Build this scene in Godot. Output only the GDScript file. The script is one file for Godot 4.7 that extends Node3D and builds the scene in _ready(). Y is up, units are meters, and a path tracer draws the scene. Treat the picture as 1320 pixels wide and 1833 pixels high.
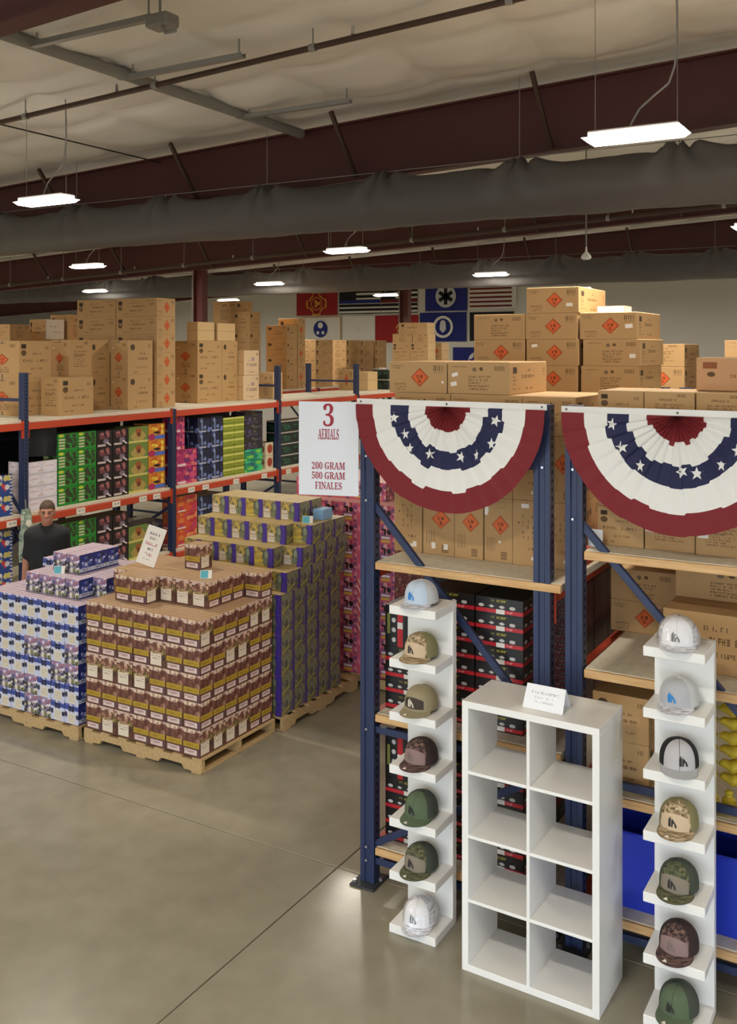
extends Node3D

var used := {}
var M := {}
var meshes := {}
var rng := RandomNumberGenerator.new()
const ORD := ["first", "second", "third", "fourth", "fifth", "sixth", "seventh", "eighth", "ninth", "tenth", "eleventh", "twelfth"]
const NUM := ["one", "two", "three", "four", "five", "six", "seven", "eight", "nine", "ten", "eleven", "twelve"]


func _ready() -> void:
	rng.seed = 7
	view_and_light()
	make_materials()
	make_prints()
	shell()
	overhead()
	lamps()
	rack_rows()
	floor_stacks()
	shelf_goods()
	deck_cartons()
	display_front()
	buntings()
	board_sign()
	flags()
	person()


# ------------------------------------------------------------------ camera, sky, light
func view_and_light() -> void:
	var cam := Camera3D.new()
	cam.name = "camera"
	cam.projection = Camera3D.PROJECTION_FRUSTUM
	cam.keep_aspect = Camera3D.KEEP_HEIGHT
	cam.near = 0.05
	cam.far = 200.0
	cam.size = 0.05 * 1833.0 / 1732.74
	cam.frustum_offset = Vector2(0, -(916.5 - 623.33) / 1732.74 * 0.05)
	cam.position = Vector3(0, 3.3925, 0)
	cam.rotation_degrees = Vector3(0, 30.4, 0)
	cam.current = true
	add_child(cam)
	var env := Environment.new()
	env.background_mode = Environment.BG_COLOR
	env.background_color = Color(0.88, 0.94, 1.0)
	env.background_energy_multiplier = 6.0
	env.ambient_light_source = Environment.AMBIENT_SOURCE_DISABLED
	env.tonemap_mode = Environment.TONE_MAPPER_LINEAR
	env.tonemap_exposure = 1.08
	env.sdfgi_enabled = true
	env.ssao_enabled = true
	env.ssil_enabled = true
	var we := WorldEnvironment.new()
	we.name = "surroundings"
	we.environment = env
	add_child(we)


const LAMP_X := [4.05, -1.90, -8.12, -13.9, -19.75, -25.7]
const LAMP_Z := [4.7, -1.2, -7.1, -13.15, -18.95, -24.7]
const LAMP_Y := 4.95
const LAMP_ENERGY := 9.2
const LAMP_COLOR := Color(1.0, 0.965, 0.9)


# ------------------------------------------------------------------ naming
func numbered(called: String) -> String:
	var k: int = used.get(called, 0)
	used[called] = k + 1
	return called if k == 0 else "%s_%03d" % [called, k]


func tag(o: Node3D, label: String, category: String, group := "", kind := "") -> Node3D:
	if label: o.set_meta("label", label)
	if category: o.set_meta("category", category)
	if group: o.set_meta("group", group)
	if kind: o.set_meta("kind", kind)
	return o


func thing(called: String, at: Vector3, turn := 0.0) -> Node3D:
	var o := Node3D.new()
	o.name = numbered(called)
	add_child(o)
	o.position = at
	o.rotation.y = turn
	return o


func part(called: String, m: Mesh, parent: Node3D, mat: Material = null, at := Vector3.ZERO, turn := Vector3.ZERO) -> MeshInstance3D:
	var o := MeshInstance3D.new()
	o.name = called
	o.mesh = m
	if mat: o.material_override = mat
	o.position = at
	o.rotation = turn
	parent.add_child(o, true)
	return o


func solo(called: String, m: Mesh, at: Vector3, mat: Material = null, turn := 0.0) -> MeshInstance3D:
	var o := MeshInstance3D.new()
	o.name = numbered(called)
	o.mesh = m
	if mat: o.material_override = mat
	add_child(o)
	o.position = at
	o.rotation.y = turn
	return o


func setting(called: String, m: Mesh, at := Vector3.ZERO, mat: Material = null, label := "", category := "") -> MeshInstance3D:
	var o := solo(called, m, at, mat)
	tag(o, label, category, "", "structure")
	return o


# ------------------------------------------------------------------ mesh tools (front faces clockwise)
func start() -> SurfaceTool:
	var st := SurfaceTool.new()
	st.begin(Mesh.PRIMITIVE_TRIANGLES)
	return st


func quad(st: SurfaceTool, a: Vector3, b: Vector3, c: Vector3, d: Vector3, u := Rect2(0, 0, 1, 1)) -> void:
	# a b c d run anticlockwise seen from outside: low left, low right, top right, top left
	var n := (c - a).cross(d - b).normalized()
	var uv := [Vector2(u.position.x, u.end.y), u.end, Vector2(u.end.x, u.position.y), u.position]
	var p := [a, b, c, d]
	for k in [0, 2, 1, 0, 3, 2]:
		st.set_normal(n)
		st.set_uv(uv[k])
		st.add_vertex(p[k])


func tri(st: SurfaceTool, a: Vector3, b: Vector3, c: Vector3) -> void:
	var n := (b - a).cross(c - a).normalized()
	for p in [a, c, b]:
		st.set_normal(n)
		st.set_uv(Vector2(0.5, 0.5))
		st.add_vertex(p)


func cuboid(st: SurfaceTool, lo: Vector3, hi: Vector3, t := Transform3D.IDENTITY) -> void:
	var p := []
	for k in 8:
		p.append(t * Vector3(hi.x if k & 1 else lo.x, hi.y if k & 2 else lo.y, hi.z if k & 4 else lo.z))
	quad(st, p[4], p[5], p[7], p[6])
	quad(st, p[5], p[1], p[3], p[7])
	quad(st, p[1], p[0], p[2], p[3])
	quad(st, p[0], p[4], p[6], p[2])
	quad(st, p[6], p[7], p[3], p[2])
	quad(st, p[0], p[1], p[5], p[4])


func bevelled(st: SurfaceTool, lo: Vector3, hi: Vector3, b: float, t := Transform3D.IDENTITY, faces := [0, 1, 2, 3, 4, 5], rims := true) -> void:
	# a box with chamfered edges; faces 0 +z, 1 +x, 2 -z, 3 -x, 4 +y, 5 -y
	var c := (lo + hi) * 0.5
	var h := (hi - lo) * 0.5
	var q := func(sx: float, sy: float, sz: float, ax: int) -> Vector3:
		var v := Vector3(sx * h.x, sy * h.y, sz * h.z)
		for k in 3:
			if k != ax: v[k] -= signf(v[k]) * b
		return t * (c + v)
	for f in faces:
		match f:
			0: quad(st, q.call(-1, -1, 1, 2), q.call(1, -1, 1, 2), q.call(1, 1, 1, 2), q.call(-1, 1, 1, 2))
			1: quad(st, q.call(1, -1, 1, 0), q.call(1, -1, -1, 0), q.call(1, 1, -1, 0), q.call(1, 1, 1, 0))
			2: quad(st, q.call(1, -1, -1, 2), q.call(-1, -1, -1, 2), q.call(-1, 1, -1, 2), q.call(1, 1, -1, 2))
			3: quad(st, q.call(-1, -1, -1, 0), q.call(-1, -1, 1, 0), q.call(-1, 1, 1, 0), q.call(-1, 1, -1, 0))
			4: quad(st, q.call(-1, 1, 1, 1), q.call(1, 1, 1, 1), q.call(1, 1, -1, 1), q.call(-1, 1, -1, 1))
			5: quad(st, q.call(-1, -1, -1, 1), q.call(1, -1, -1, 1), q.call(1, -1, 1, 1), q.call(-1, -1, 1, 1))
	if not rims:
		return
	for s1 in [-1, 1]:
		for s2 in [-1, 1]:
			# edges along x (y s1, z s2), along y (x s1, z s2), along z (x s1, y s2)
			rim(st, c, t, [q.call(-1, s1, s2, 2), q.call(1, s1, s2, 2), q.call(1, s1, s2, 1), q.call(-1, s1, s2, 1)])
			rim(st, c, t, [q.call(s1, -1, s2, 2), q.call(s1, 1, s2, 2), q.call(s1, 1, s2, 0), q.call(s1, -1, s2, 0)])
			rim(st, c, t, [q.call(s1, s2, -1, 1), q.call(s1, s2, 1, 1), q.call(s1, s2, 1, 0), q.call(s1, s2, -1, 0)])
			for s3 in [-1, 1]:
				var a: Vector3 = q.call(s1, s2, s3, 0)
				var d: Vector3 = q.call(s1, s2, s3, 1)
				var e: Vector3 = q.call(s1, s2, s3, 2)
				if (d - a).cross(e - a).dot((a + d + e) / 3.0 - t * c) > 0.0: tri(st, a, d, e)
				else: tri(st, a, e, d)


func rim(st: SurfaceTool, c: Vector3, t: Transform3D, p: Array) -> void:
	var m: Vector3 = (p[0] + p[1] + p[2] + p[3]) * 0.25
	if (p[2] - p[0]).cross(p[3] - p[1]).dot(m - t * c) > 0.0:
		quad(st, p[0], p[1], p[2], p[3], Rect2(0.45, 0.45, 0.02, 0.02))
	else:
		quad(st, p[1], p[0], p[3], p[2], Rect2(0.45, 0.45, 0.02, 0.02))


func rod(st: SurfaceTool, a: Vector3, b: Vector3, ra: float, rb := -1.0, n := 10, caps := true) -> void:
	if rb < 0.0: rb = ra
	var d := (b - a).normalized()
	var u := d.cross(Vector3.UP if absf(d.y) < 0.9 else Vector3.RIGHT).normalized()
	var v := d.cross(u)
	for k in n:
		var p := TAU * k / n
		var q := TAU * (k + 1) / n
		var e := u * cos(p) + v * sin(p)
		var f := u * cos(q) + v * sin(q)
		var P := [a + e * ra, b + e * rb, b + f * rb, a + f * ra]
		var N := [e, e, f, f]
		for i in [0, 1, 2, 0, 2, 3]:
			st.set_normal(N[i])
			st.set_uv(Vector2(float(k + (1 if i > 1 else 0)) / n, 1.0 if i in [0, 3] else 0.0))
			st.add_vertex(P[i])
		if caps:
			if ra > 0.0: tri(st, a, a + f * ra, a + e * ra)
			if rb > 0.0: tri(st, b, b + e * rb, b + f * rb)


func tube(st: SurfaceTool, pts: Array, r: float, n := 8) -> void:
	for k in pts.size() - 1:
		rod(st, pts[k], pts[k + 1], r, r, n, k == 0 or k == pts.size() - 2)


func bar(st: SurfaceTool, a: Vector3, b: Vector3, w: float, h: float, bev := 0.0) -> void:
	# a beam of section w (sideways) by h from a to b
	var d := b - a
	var y := d.normalized()
	var x := y.cross(Vector3.UP if absf(y.y) < 0.95 else Vector3.BACK).normalized()
	var z := x.cross(y)
	var t := Transform3D(Basis(x, y, z), a)
	var l := d.length()
	if bev > 0.0: bevelled(st, Vector3(-w / 2, 0, -h / 2), Vector3(w / 2, l, h / 2), bev, t)
	else: cuboid(st, Vector3(-w / 2, 0, -h / 2), Vector3(w / 2, l, h / 2), t)


func prism(st: SurfaceTool, poly: PackedVector2Array, a: float, b: float, t := Transform3D.IDENTITY) -> void:
	# poly in x y, extruded along z from a to b (a < b)
	if Geometry2D.is_polygon_clockwise(poly):
		poly = poly.duplicate()
		poly.reverse()
	var n := poly.size()
	for k in n:
		var p := poly[k]
		var q := poly[(k + 1) % n]
		quad(st, t * Vector3(p.x, p.y, b), t * Vector3(p.x, p.y, a), t * Vector3(q.x, q.y, a), t * Vector3(q.x, q.y, b))
	var ix := Geometry2D.triangulate_polygon(poly)
	for k in range(0, ix.size(), 3):
		var p := poly[ix[k]]
		var q := poly[ix[k + 1]]
		var r := poly[ix[k + 2]]
		if (q - p).cross(r - p) < 0.0:
			var s := q
			q = r
			r = s
		tri(st, t * Vector3(p.x, p.y, b), t * Vector3(q.x, q.y, b), t * Vector3(r.x, r.y, b))
		tri(st, t * Vector3(p.x, p.y, a), t * Vector3(r.x, r.y, a), t * Vector3(q.x, q.y, a))


func sheet(st: SurfaceTool, nu: int, nv: int, f: Callable, flip := false, seam_u := false) -> void:
	# a smooth grid of points f(u, v), u and v from 0 to 1
	var P := []
	for j in nv + 1:
		for i in nu + 1:
			P.append(f.call(float(i) / nu, float(j) / nv))
	var N := []
	for j in nv + 1:
		for i in nu + 1:
			var i0 := maxi(i - 1, 0)
			var i1 := mini(i + 1, nu)
			if seam_u:
				if i == 0: i0 = -1
				if i == nu: i1 = nu + 1
			var pa: Vector3 = P[j * (nu + 1) + (nu - 1 if i0 < 0 else i0)]
			var pb: Vector3 = P[j * (nu + 1) + (1 if i1 > nu else i1)]
			var du: Vector3 = pb - pa
			var dv: Vector3 = P[mini(j + 1, nv) * (nu + 1) + i] - P[maxi(j - 1, 0) * (nu + 1) + i]
			var n := du.cross(dv).normalized()
			if n.length_squared() < 0.5: n = Vector3.UP
			N.append(-n if flip else n)
	for j in nv:
		for i in nu:
			var a := j * (nu + 1) + i
			var ks := [a, a + nu + 2, a + 1, a, a + nu + 1, a + nu + 2]
			if flip: ks = [a, a + 1, a + nu + 2, a, a + nu + 2, a + nu + 1]
			for k in ks:
				st.set_normal(N[k])
				st.set_uv(Vector2(float(k % (nu + 1)) / nu, 1.0 - float(k / (nu + 1)) / nv))
				st.add_vertex(P[k])


func box_mesh(w: float, h: float, d: float, b := 0.003) -> Mesh:
	var key := "b%.4f,%.4f,%.4f,%.4f" % [w, h, d, b]
	if not meshes.has(key):
		var st := start()
		bevelled(st, Vector3(-w / 2, 0, -d / 2), Vector3(w / 2, h, d / 2), b)
		meshes[key] = st.commit()
	return meshes[key]


func printed(w: float, h: float, d: float, mz: String, mx: String, my: String, b := 0.0) -> Mesh:
	# a carton, origin mid-bottom: print mz on the faces across z, mx across x, my on top and below
	var key := "p%.3f,%.3f,%.3f,%s,%s,%s" % [w, h, d, mz, mx, my]
	if not meshes.has(key):
		var lo := Vector3(-w / 2, 0, -d / 2)
		var hi := Vector3(w / 2, h, d / 2)
		var am := ArrayMesh.new()
		for k in 3:
			var st := start()
			bevelled(st, lo, hi, b, Transform3D.IDENTITY, [[0, 2], [1, 3], [4, 5]][k], k == 2 and b > 0.0)
			am = st.commit(am)
			am.surface_set_material(k, M[[mz, mx, my][k]])
		meshes[key] = am
	return meshes[key]


# ------------------------------------------------------------------ materials
func flat(called: String, c: Color, rough := 0.7, metal := 0.0, spec := 0.5) -> StandardMaterial3D:
	var m := StandardMaterial3D.new()
	m.resource_name = called
	m.albedo_color = c
	m.roughness = rough
	m.metallic = metal
	m.metallic_specular = spec
	M[called] = m
	return m


func rgb(r: float, g: float, b: float) -> Color:
	return Color(r / 255.0, g / 255.0, b / 255.0)


func noise_tex(freq: float, lo: Color, hi: Color, size := 512, sd := 1, oct := 4, bumps := false) -> NoiseTexture2D:
	var n := FastNoiseLite.new()
	n.seed = sd
	n.noise_type = FastNoiseLite.TYPE_SIMPLEX_SMOOTH
	n.frequency = freq
	n.fractal_octaves = oct
	var t := NoiseTexture2D.new()
	t.width = size
	t.height = size
	t.seamless = true
	t.noise = n
	if not bumps:
		var g := Gradient.new()
		g.set_color(0, lo)
		g.set_color(1, hi)
		t.color_ramp = g
	return t


func make_materials() -> void:
	var f := flat("concrete", Color.WHITE, 0.3, 0.0, 0.5)
	f.albedo_texture = noise_tex(0.006, rgb(153, 146, 128), rgb(164, 157, 139), 1024, 3, 5)
	f.uv1_triplanar = true
	f.uv1_world_triplanar = true
	f.uv1_scale = Vector3(0.13, 0.13, 0.13)
	f.detail_enabled = true
	f.detail_albedo = noise_tex(0.05, rgb(232, 231, 229), rgb(255, 255, 255), 512, 9, 4)
	f.detail_blend_mode = BaseMaterial3D.BLEND_MODE_MUL
	f.roughness_texture = noise_tex(0.01, Color(0.7, 0.7, 0.7), Color(1, 1, 1), 512, 5, 4)
	f.roughness = 0.24
	f.metallic_specular = 0.45
	flat("groove", rgb(70, 64, 54), 0.9)
	var w := flat("ceiling_vinyl", rgb(230, 228, 222), 0.42)
	w.heightmap_enabled = false
	var gl := flat("glass", Color(0.96, 0.98, 1.0, 0.06), 0.05)
	gl.transparency = BaseMaterial3D.TRANSPARENCY_ALPHA
	flat("pavement", rgb(150, 148, 142), 0.9)
	flat("wall_paint", rgb(205, 202, 194), 0.8)
	flat("steel_red", rgb(84, 42, 40), 0.55)
	flat("steel_red_light", rgb(100, 50, 48), 0.5)
	flat("pipe_brown", rgb(70, 50, 40), 0.5)
	flat("galvanised", rgb(150, 150, 148), 0.45, 0.3)
	flat("tube_grey", rgb(138, 136, 130), 0.6)
	var d := flat("duct_cloth", rgb(92, 90, 89), 0.5)
	d.rim_enabled = false
	flat("rack_blue", rgb(38, 50, 84), 0.42)
	flat("slot_dark", rgb(8, 9, 14), 0.8)
	flat("beam_red", rgb(190, 66, 36), 0.45)
	flat("bolt", rgb(200, 200, 205), 0.3, 0.8)
	flat("plate_grey", rgb(52, 54, 58), 0.5)
	var p := flat("board", Color.WHITE, 0.7)
	p.albedo_texture = noise_tex(0.03, rgb(206, 197, 174), rgb(222, 213, 192), 256, 12)
	p.uv1_triplanar = true
	p.uv1_scale = Vector3(2, 2, 2)
	var n := flat("pine", Color.WHITE, 0.6)
	n.albedo_texture = noise_tex(0.02, rgb(196, 150, 96), rgb(226, 188, 136), 256, 14)
	n.uv1_triplanar = true
	n.uv1_scale = Vector3(0.6, 6, 0.6)
	flat("white_laminate", rgb(238, 236, 232), 0.35)
	flat("white_edge", rgb(246, 245, 242), 0.3)
	flat("paper", rgb(240, 240, 242), 0.7)
	flat("signboard", rgb(226, 229, 236), 0.5)
	flat("sign_red", rgb(158, 28, 52), 0.6)
	flat("sign_navy", rgb(40, 46, 74), 0.6)
	flat("cloth_red", rgb(120, 24, 32), 0.75)
	flat("cloth_white", rgb(232, 230, 226), 0.75)
	flat("cloth_navy", rgb(30, 34, 72), 0.75)
	for k in ["cloth_red", "cloth_white", "cloth_navy"]:
		M[k].backlight_enabled = true
		M[k].backlight = M[k].albedo_color * 0.12
	flat("grommet", rgb(90, 84, 80), 0.4, 0.7)
	flat("pallet_wood", Color.WHITE, 0.75)
	M.pallet_wood.albedo_texture = noise_tex(0.03, rgb(176, 146, 100), rgb(194, 164, 118), 256, 21)
	M.pallet_wood.uv1_triplanar = true
	M.pallet_wood.uv1_scale = Vector3(3, 3, 3)
	flat("tag_white", rgb(226, 220, 210), 0.6)
	flat("tag_teal", rgb(84, 168, 182), 0.6)
	flat("pale_blue", rgb(128, 168, 206), 0.6)
	flat("bin_blue", rgb(34, 58, 190), 0.4)
	flat("black_sheet", rgb(16, 18, 28), 0.45)
	flat("yellow_pack", rgb(214, 190, 60), 0.45)
	flat("lamp_body", rgb(214, 212, 214), 0.5)
	var e := flat("lamp_glow", rgb(255, 250, 240), 0.5)
	e.emission_enabled = true
	e.emission = Color(1.0, 0.96, 0.9)
	e.emission_energy_multiplier = 9.0
	flat("wire", rgb(150, 146, 142), 0.5)
	flat("cable_dark", rgb(46, 40, 38), 0.6)
	flat("skin", rgb(178, 122, 98), 0.6)
	M.skin.subsurf_scatter_enabled = true
	M.skin.subsurf_scatter_strength = 0.08
	flat("hair", rgb(74, 52, 36), 0.7)
	flat("shirt_black", rgb(30, 30, 33), 0.85)
	flat("jeans", rgb(44, 54, 78), 0.85)
	flat("shoe", rgb(40, 38, 36), 0.6)
	flat("eye_white", rgb(150, 130, 118), 0.4)
	flat("eye_dark", rgb(40, 28, 22), 0.3)
	flat("lip", rgb(166, 100, 88), 0.5)
	flat("jacket_green", rgb(120, 138, 122), 0.8)


# ------------------------------------------------------------------ prints (flat art on paper and card)
func canvas(w: int, h: int, c: Color) -> Image:
	var im := Image.create(w, h, false, Image.FORMAT_RGB8)
	im.fill(c)
	return im


func rect(im: Image, x: float, y: float, w: float, h: float, c: Color) -> void:
	var W := im.get_width()
	var H := im.get_height()
	im.fill_rect(Rect2i(roundi(x * W), roundi(y * H), maxi(1, roundi(w * W)), maxi(1, roundi(h * H))), c)


func disc(im: Image, cx: float, cy: float, rx: float, ry: float, c: Color, p := 2.0) -> void:
	var W := im.get_width()
	var H := im.get_height()
	for y in range(maxi(0, int((cy - ry) * H)), mini(H, int((cy + ry) * H) + 1)):
		for x in range(maxi(0, int((cx - rx) * W)), mini(W, int((cx + rx) * W) + 1)):
			var q := pow(absf((x + 0.5) / W - cx) / rx, p) + pow(absf((y + 0.5) / H - cy) / ry, p)
			if q < 1.0: im.set_pixel(x, y, c)


func greek(im: Image, x: float, y: float, w: float, h: float, c: Color, sd := 1) -> void:
	# a line of print too small to read: letter-like strokes
	var g := RandomNumberGenerator.new()
	g.seed = sd
	var W := im.get_width()
	var H := im.get_height()
	var step := h * H * 0.72 / W
	var px := x
	while px < x + w - step * 0.5:
		if g.randf() > 0.13:
			var k := g.randi()
			var a := step * 0.24
			var b := h * 0.22
			if k & 1: rect(im, px, y, a, h, c)
			if k & 2: rect(im, px + step * 0.5, y, a, h, c)
			if k & 4: rect(im, px, y, step * 0.74, b, c)
			if k & 8: rect(im, px, y + h * 0.4, step * 0.74, b, c)
			if k & 16: rect(im, px, y + h - b, step * 0.74, b, c)
			if k & 31 == 0: rect(im, px + step * 0.25, y, a, h, c)
		px += step


func bars(im: Image, x: float, y: float, w: float, h: float, c: Color, sd := 1) -> void:
	var g := RandomNumberGenerator.new()
	g.seed = sd
	var px := x
	while px < x + w:
		var d := g.randf_range(0.008, 0.025)
		rect(im, px, y, d * 0.6, h, c)
		px += d * 1.2 + 0.006


func blobs(im: Image, r: Rect2, n: int, cols: Array, lo: float, hi: float, sd := 1) -> void:
	var g := RandomNumberGenerator.new()
	g.seed = sd
	for k in n:
		disc(im, r.position.x + g.randf() * r.size.x, r.position.y + g.randf() * r.size.y, g.randf_range(lo, hi), g.randf_range(lo, hi), cols[g.randi() % cols.size()])


func warning(im: Image, cx: float, cy: float, r: float, c: Color) -> void:
	# the orange explosives diamond with a burst, the class and the letter
	var ry := r * im.get_width() / im.get_height()
	var k := c.darkened(0.62)
	disc(im, cx, cy, r, ry, k, 1.0)
	disc(im, cx, cy, r * 0.95, ry * 0.95, c, 1.0)
	disc(im, cx, cy, r * 0.86, ry * 0.86, k, 1.0)
	disc(im, cx, cy, r * 0.82, ry * 0.82, c, 1.0)
	var u := r * 0.09
	var v := ry * 0.09
	# 1.4
	rect(im, cx - 3.2 * u, cy - 3.0 * v, u, 4 * v, k)
	rect(im, cx - 1.6 * u, cy + 0.2 * v, u * 0.8, v * 0.8, k)
	rect(im, cx + 2.2 * u, cy - 3.0 * v, u, 4 * v, k)
	rect(im, cx + 0.2 * u, cy - 3.0 * v, u, 2.6 * v, k)
	rect(im, cx + 0.2 * u, cy - 1.0 * v, 3 * u, v, k)
	# G
	rect(im, cx - 1.3 * u, cy + 2.4 * v, 2.6 * u, 0.8 * v, k)
	rect(im, cx - 1.3 * u, cy + 2.4 * v, 0.8 * u, 3.4 * v, k)
	rect(im, cx - 1.3 * u, cy + 5.2 * v, 2.6 * u, 0.8 * v, k)
	rect(im, cx + 0.5 * u, cy + 4.0 * v, 0.8 * u, 1.8 * v, k)


func keep(called: String, im: Image, rough := 0.75, tint := Color.WHITE) -> void:
	var m := StandardMaterial3D.new()
	m.resource_name = called
	m.albedo_texture = ImageTexture.create_from_image(im)
	m.albedo_color = tint
	m.roughness = rough
	m.texture_repeat = false
	M[called] = m


func grain(im: Image, amount: float, sd := 1, stretch := 1.0) -> void:
	var n := FastNoiseLite.new()
	n.seed = sd
	n.frequency = 0.09
	for y in im.get_height():
		for x in im.get_width():
			var c := im.get_pixel(x, y)
			var k := 1.0 + amount * n.get_noise_2d(x, y * stretch) * 2.0
			im.set_pixel(x, y, Color(c.r * k, c.g * k, c.b * k))


func make_prints() -> void:
	var K := rgb(184, 146, 98)
	var ink := rgb(96, 70, 42)
	var org := rgb(214, 98, 44)
	var im: Image
	# brown cartons, wide faces
	im = canvas(256, 128, K)
	greek(im, 0.04, 0.1, 0.22, 0.04, ink, 1)
	greek(im, 0.04, 0.18, 0.16, 0.03, ink, 2)
	greek(im, 0.08, 0.7, 0.24, 0.06, ink, 3)
	greek(im, 0.1, 0.8, 0.2, 0.05, ink, 4)
	greek(im, 0.1, 0.88, 0.18, 0.05, ink, 5)
	bars(im, 0.78, 0.1, 0.17, 0.18, ink, 6)
	greek(im, 0.79, 0.32, 0.15, 0.03, ink, 7)
	warning(im, 0.54, 0.5, 0.16, org)
	keep("carton_diamond", im)
	im = canvas(256, 128, K)
	greek(im, 0.05, 0.12, 0.26, 0.03, ink, 11)
	rect(im, 0.05, 0.28, 0.1, 0.14, ink.lightened(0.35))
	rect(im, 0.055, 0.29, 0.09, 0.12, K)
	disc(im, 0.44, 0.22, 0.035, 0.07, ink.lightened(0.15))
	disc(im, 0.55, 0.2, 0.03, 0.06, ink)
	bars(im, 0.76, 0.1, 0.16, 0.16, ink, 8)
	for k in 5: greek(im, 0.34, 0.42 + k * 0.1, 0.36 - 0.04 * (k % 3), 0.06, ink, 20 + k)
	keep("carton_text", im)
	im = canvas(128, 128, K)
	rect(im, 0.08, 0.14, 0.1, 0.2, ink.darkened(0.3))
	for k in 3: greek(im, 0.08, 0.42 + k * 0.12, 0.08, 0.06, ink, 30 + k)
	greek(im, 0.42, 0.2, 0.24, 0.08, ink, 33)
	greek(im, 0.3, 0.4, 0.46, 0.1, ink, 34)
	greek(im, 0.06, 0.82, 0.2, 0.05, ink, 35)
	greek(im, 0.4, 0.82, 0.26, 0.06, ink, 36)
	for k in 3: greek(im, 0.88, 0.2 + k * 0.1, 0.07, 0.05, ink, 37 + k)
	keep("carton_end", im)
	im = canvas(256, 112, K)
	rect(im, 0.05, 0.14, 0.1, 0.2, ink.darkened(0.4))
	disc(im, 0.1, 0.5, 0.05, 0.16, ink)
	disc(im, 0.1, 0.46, 0.03, 0.08, K.darkened(0.15))
	greek(im, 0.36, 0.2, 0.24, 0.08, ink, 41)
	greek(im, 0.26, 0.38, 0.46, 0.12, ink, 42)
	greek(im, 0.34, 0.64, 0.3, 0.08, ink, 43)
	greek(im, 0.2, 0.84, 0.2, 0.05, ink, 44)
	bars(im, 0.84, 0.26, 0.09, 0.14, ink, 45)
	greek(im, 0.74, 0.12, 0.2, 0.03, ink, 46)
	keep("carton_shield", im)
	# tall faces
	im = canvas(112, 160, K)
	greek(im, 0.08, 0.05, 0.5, 0.02, ink, 51)
	bars(im, 0.7, 0.08, 0.18, 0.09, ink, 52)
	warning(im, 0.46, 0.5, 0.22, org)
	for k in 3: greek(im, 0.28, 0.7 + k * 0.06, 0.4, 0.04, ink, 53 + k)
	rect(im, 0.44, 0.9, 0.06, 0.1, ink.lightened(0.2))
	rect(im, 0.44, 0.0, 0.06, 0.08, ink.lightened(0.2))
	rect(im, 0.08, 0.2, 0.1, 0.03, rgb(226, 220, 210))
	keep("carton_tall_diamond", im)
	im = canvas(160, 160, K)
	disc(im, 0.18, 0.2, 0.09, 0.09, ink.darkened(0.2))
	greek(im, 0.45, 0.36, 0.28, 0.05, ink, 61)
	greek(im, 0.32, 0.5, 0.5, 0.07, ink, 62)
	greek(im, 0.34, 0.76, 0.46, 0.05, ink, 63)
	bars(im, 0.82, 0.1, 0.1, 0.1, ink, 64)
	greek(im, 0.2, 0.92, 0.2, 0.03, ink, 65)
	keep("carton_circle", im)
	im = canvas(160, 160, K)
	rect(im, 0.06, 0.08, 0.15, 0.12, ink.darkened(0.4))
	disc(im, 0.14, 0.32, 0.08, 0.08, ink)
	greek(im, 0.4, 0.32, 0.28, 0.05, ink, 71)
	greek(im, 0.12, 0.5, 0.74, 0.07, ink, 72)
	greek(im, 0.36, 0.72, 0.36, 0.05, ink, 73)
	bars(im, 0.8, 0.14, 0.12, 0.09, ink, 74)
	greek(im, 0.12, 0.88, 0.26, 0.03, ink, 75)
	keep("carton_square", im)
	im = canvas(112, 160, K)
	for k in 7: greek(im, 0.2, 0.3 + k * 0.07, 0.6 - 0.1 * (k % 3), 0.035, ink, 80 + k)
	greek(im, 0.3, 0.16, 0.35, 0.05, ink, 79)
	bars(im, 0.66, 0.04, 0.2, 0.08, ink, 89)
	rect(im, 0.22, 0.42, 0.52, 0.012, ink)
	keep("carton_tall_text", im)
	# cartons standing on end: everything turned
	im = canvas(112, 224, K)
	warning(im, 0.58, 0.42, 0.32, org.lightened(0.06))
	for k in 4: bars(im, 0.1 + k * 0.08, 0.62, 0.03, 0.22, ink.lightened(0.12), 90 + k)
	for k in 5: rect(im, 0.6, 0.84 + k * 0.025, 0.22, 0.012, ink)
	rect(im, 0.5, 0.05, 0.26, 0.1, ink.lightened(0.3))
	rect(im, 0.52, 0.06, 0.22, 0.08, K)
	rect(im, 0.05, 0.14, 0.1, 0.1, rgb(205, 196, 180))
	keep("carton_upended", im)
	im = canvas(112, 224, K)
	for k in 5:
		for j in 3: greek(im, 0.3 + j * 0.16, 0.22 + k * 0.08, 0.1, 0.05, ink.lightened(0.1), 100 + k * 3 + j)
	greek(im, 0.5, 0.72, 0.3, 0.04, ink, 118)
	greek(im, 0.16, 0.32, 0.08, 0.04, ink, 119)
	rect(im, 0.6, 0.86, 0.16, 0.05, rgb(222, 214, 200))
	keep("carton_upended_text", im)
	im = canvas(64, 64, K.lightened(0.03))
	rect(im, 0, 0.46, 1, 0.08, K.lightened(0.12))
	keep("carton_top", im)
	im = canvas(128, 96, rgb(206, 172, 124))
	rect(im, 0, 0.44, 1, 0.03, rgb(180, 144, 96))
	keep("carton_taped", im)
	im = canvas(128, 128, rgb(216, 186, 150))
	greek(im, 0.22, 0.3, 0.56, 0.12, rgb(72, 62, 130), 121)
	greek(im, 0.12, 0.52, 0.76, 0.11, rgb(90, 78, 80), 122)
	greek(im, 0.2, 0.82, 0.12, 0.05, ink, 123)
	greek(im, 0.4, 0.86, 0.3, 0.05, ink, 124)
	bars(im, 0.82, 0.1, 0.12, 0.1, ink, 125)
	keep("carton_pale", im)
	im = canvas(256, 128, rgb(200, 152, 108))
	rect(im, 0.06, 0.12, 0.14, 0.2, rgb(146, 84, 46))
	disc(im, 0.14, 0.5, 0.04, 0.08, ink)
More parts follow.
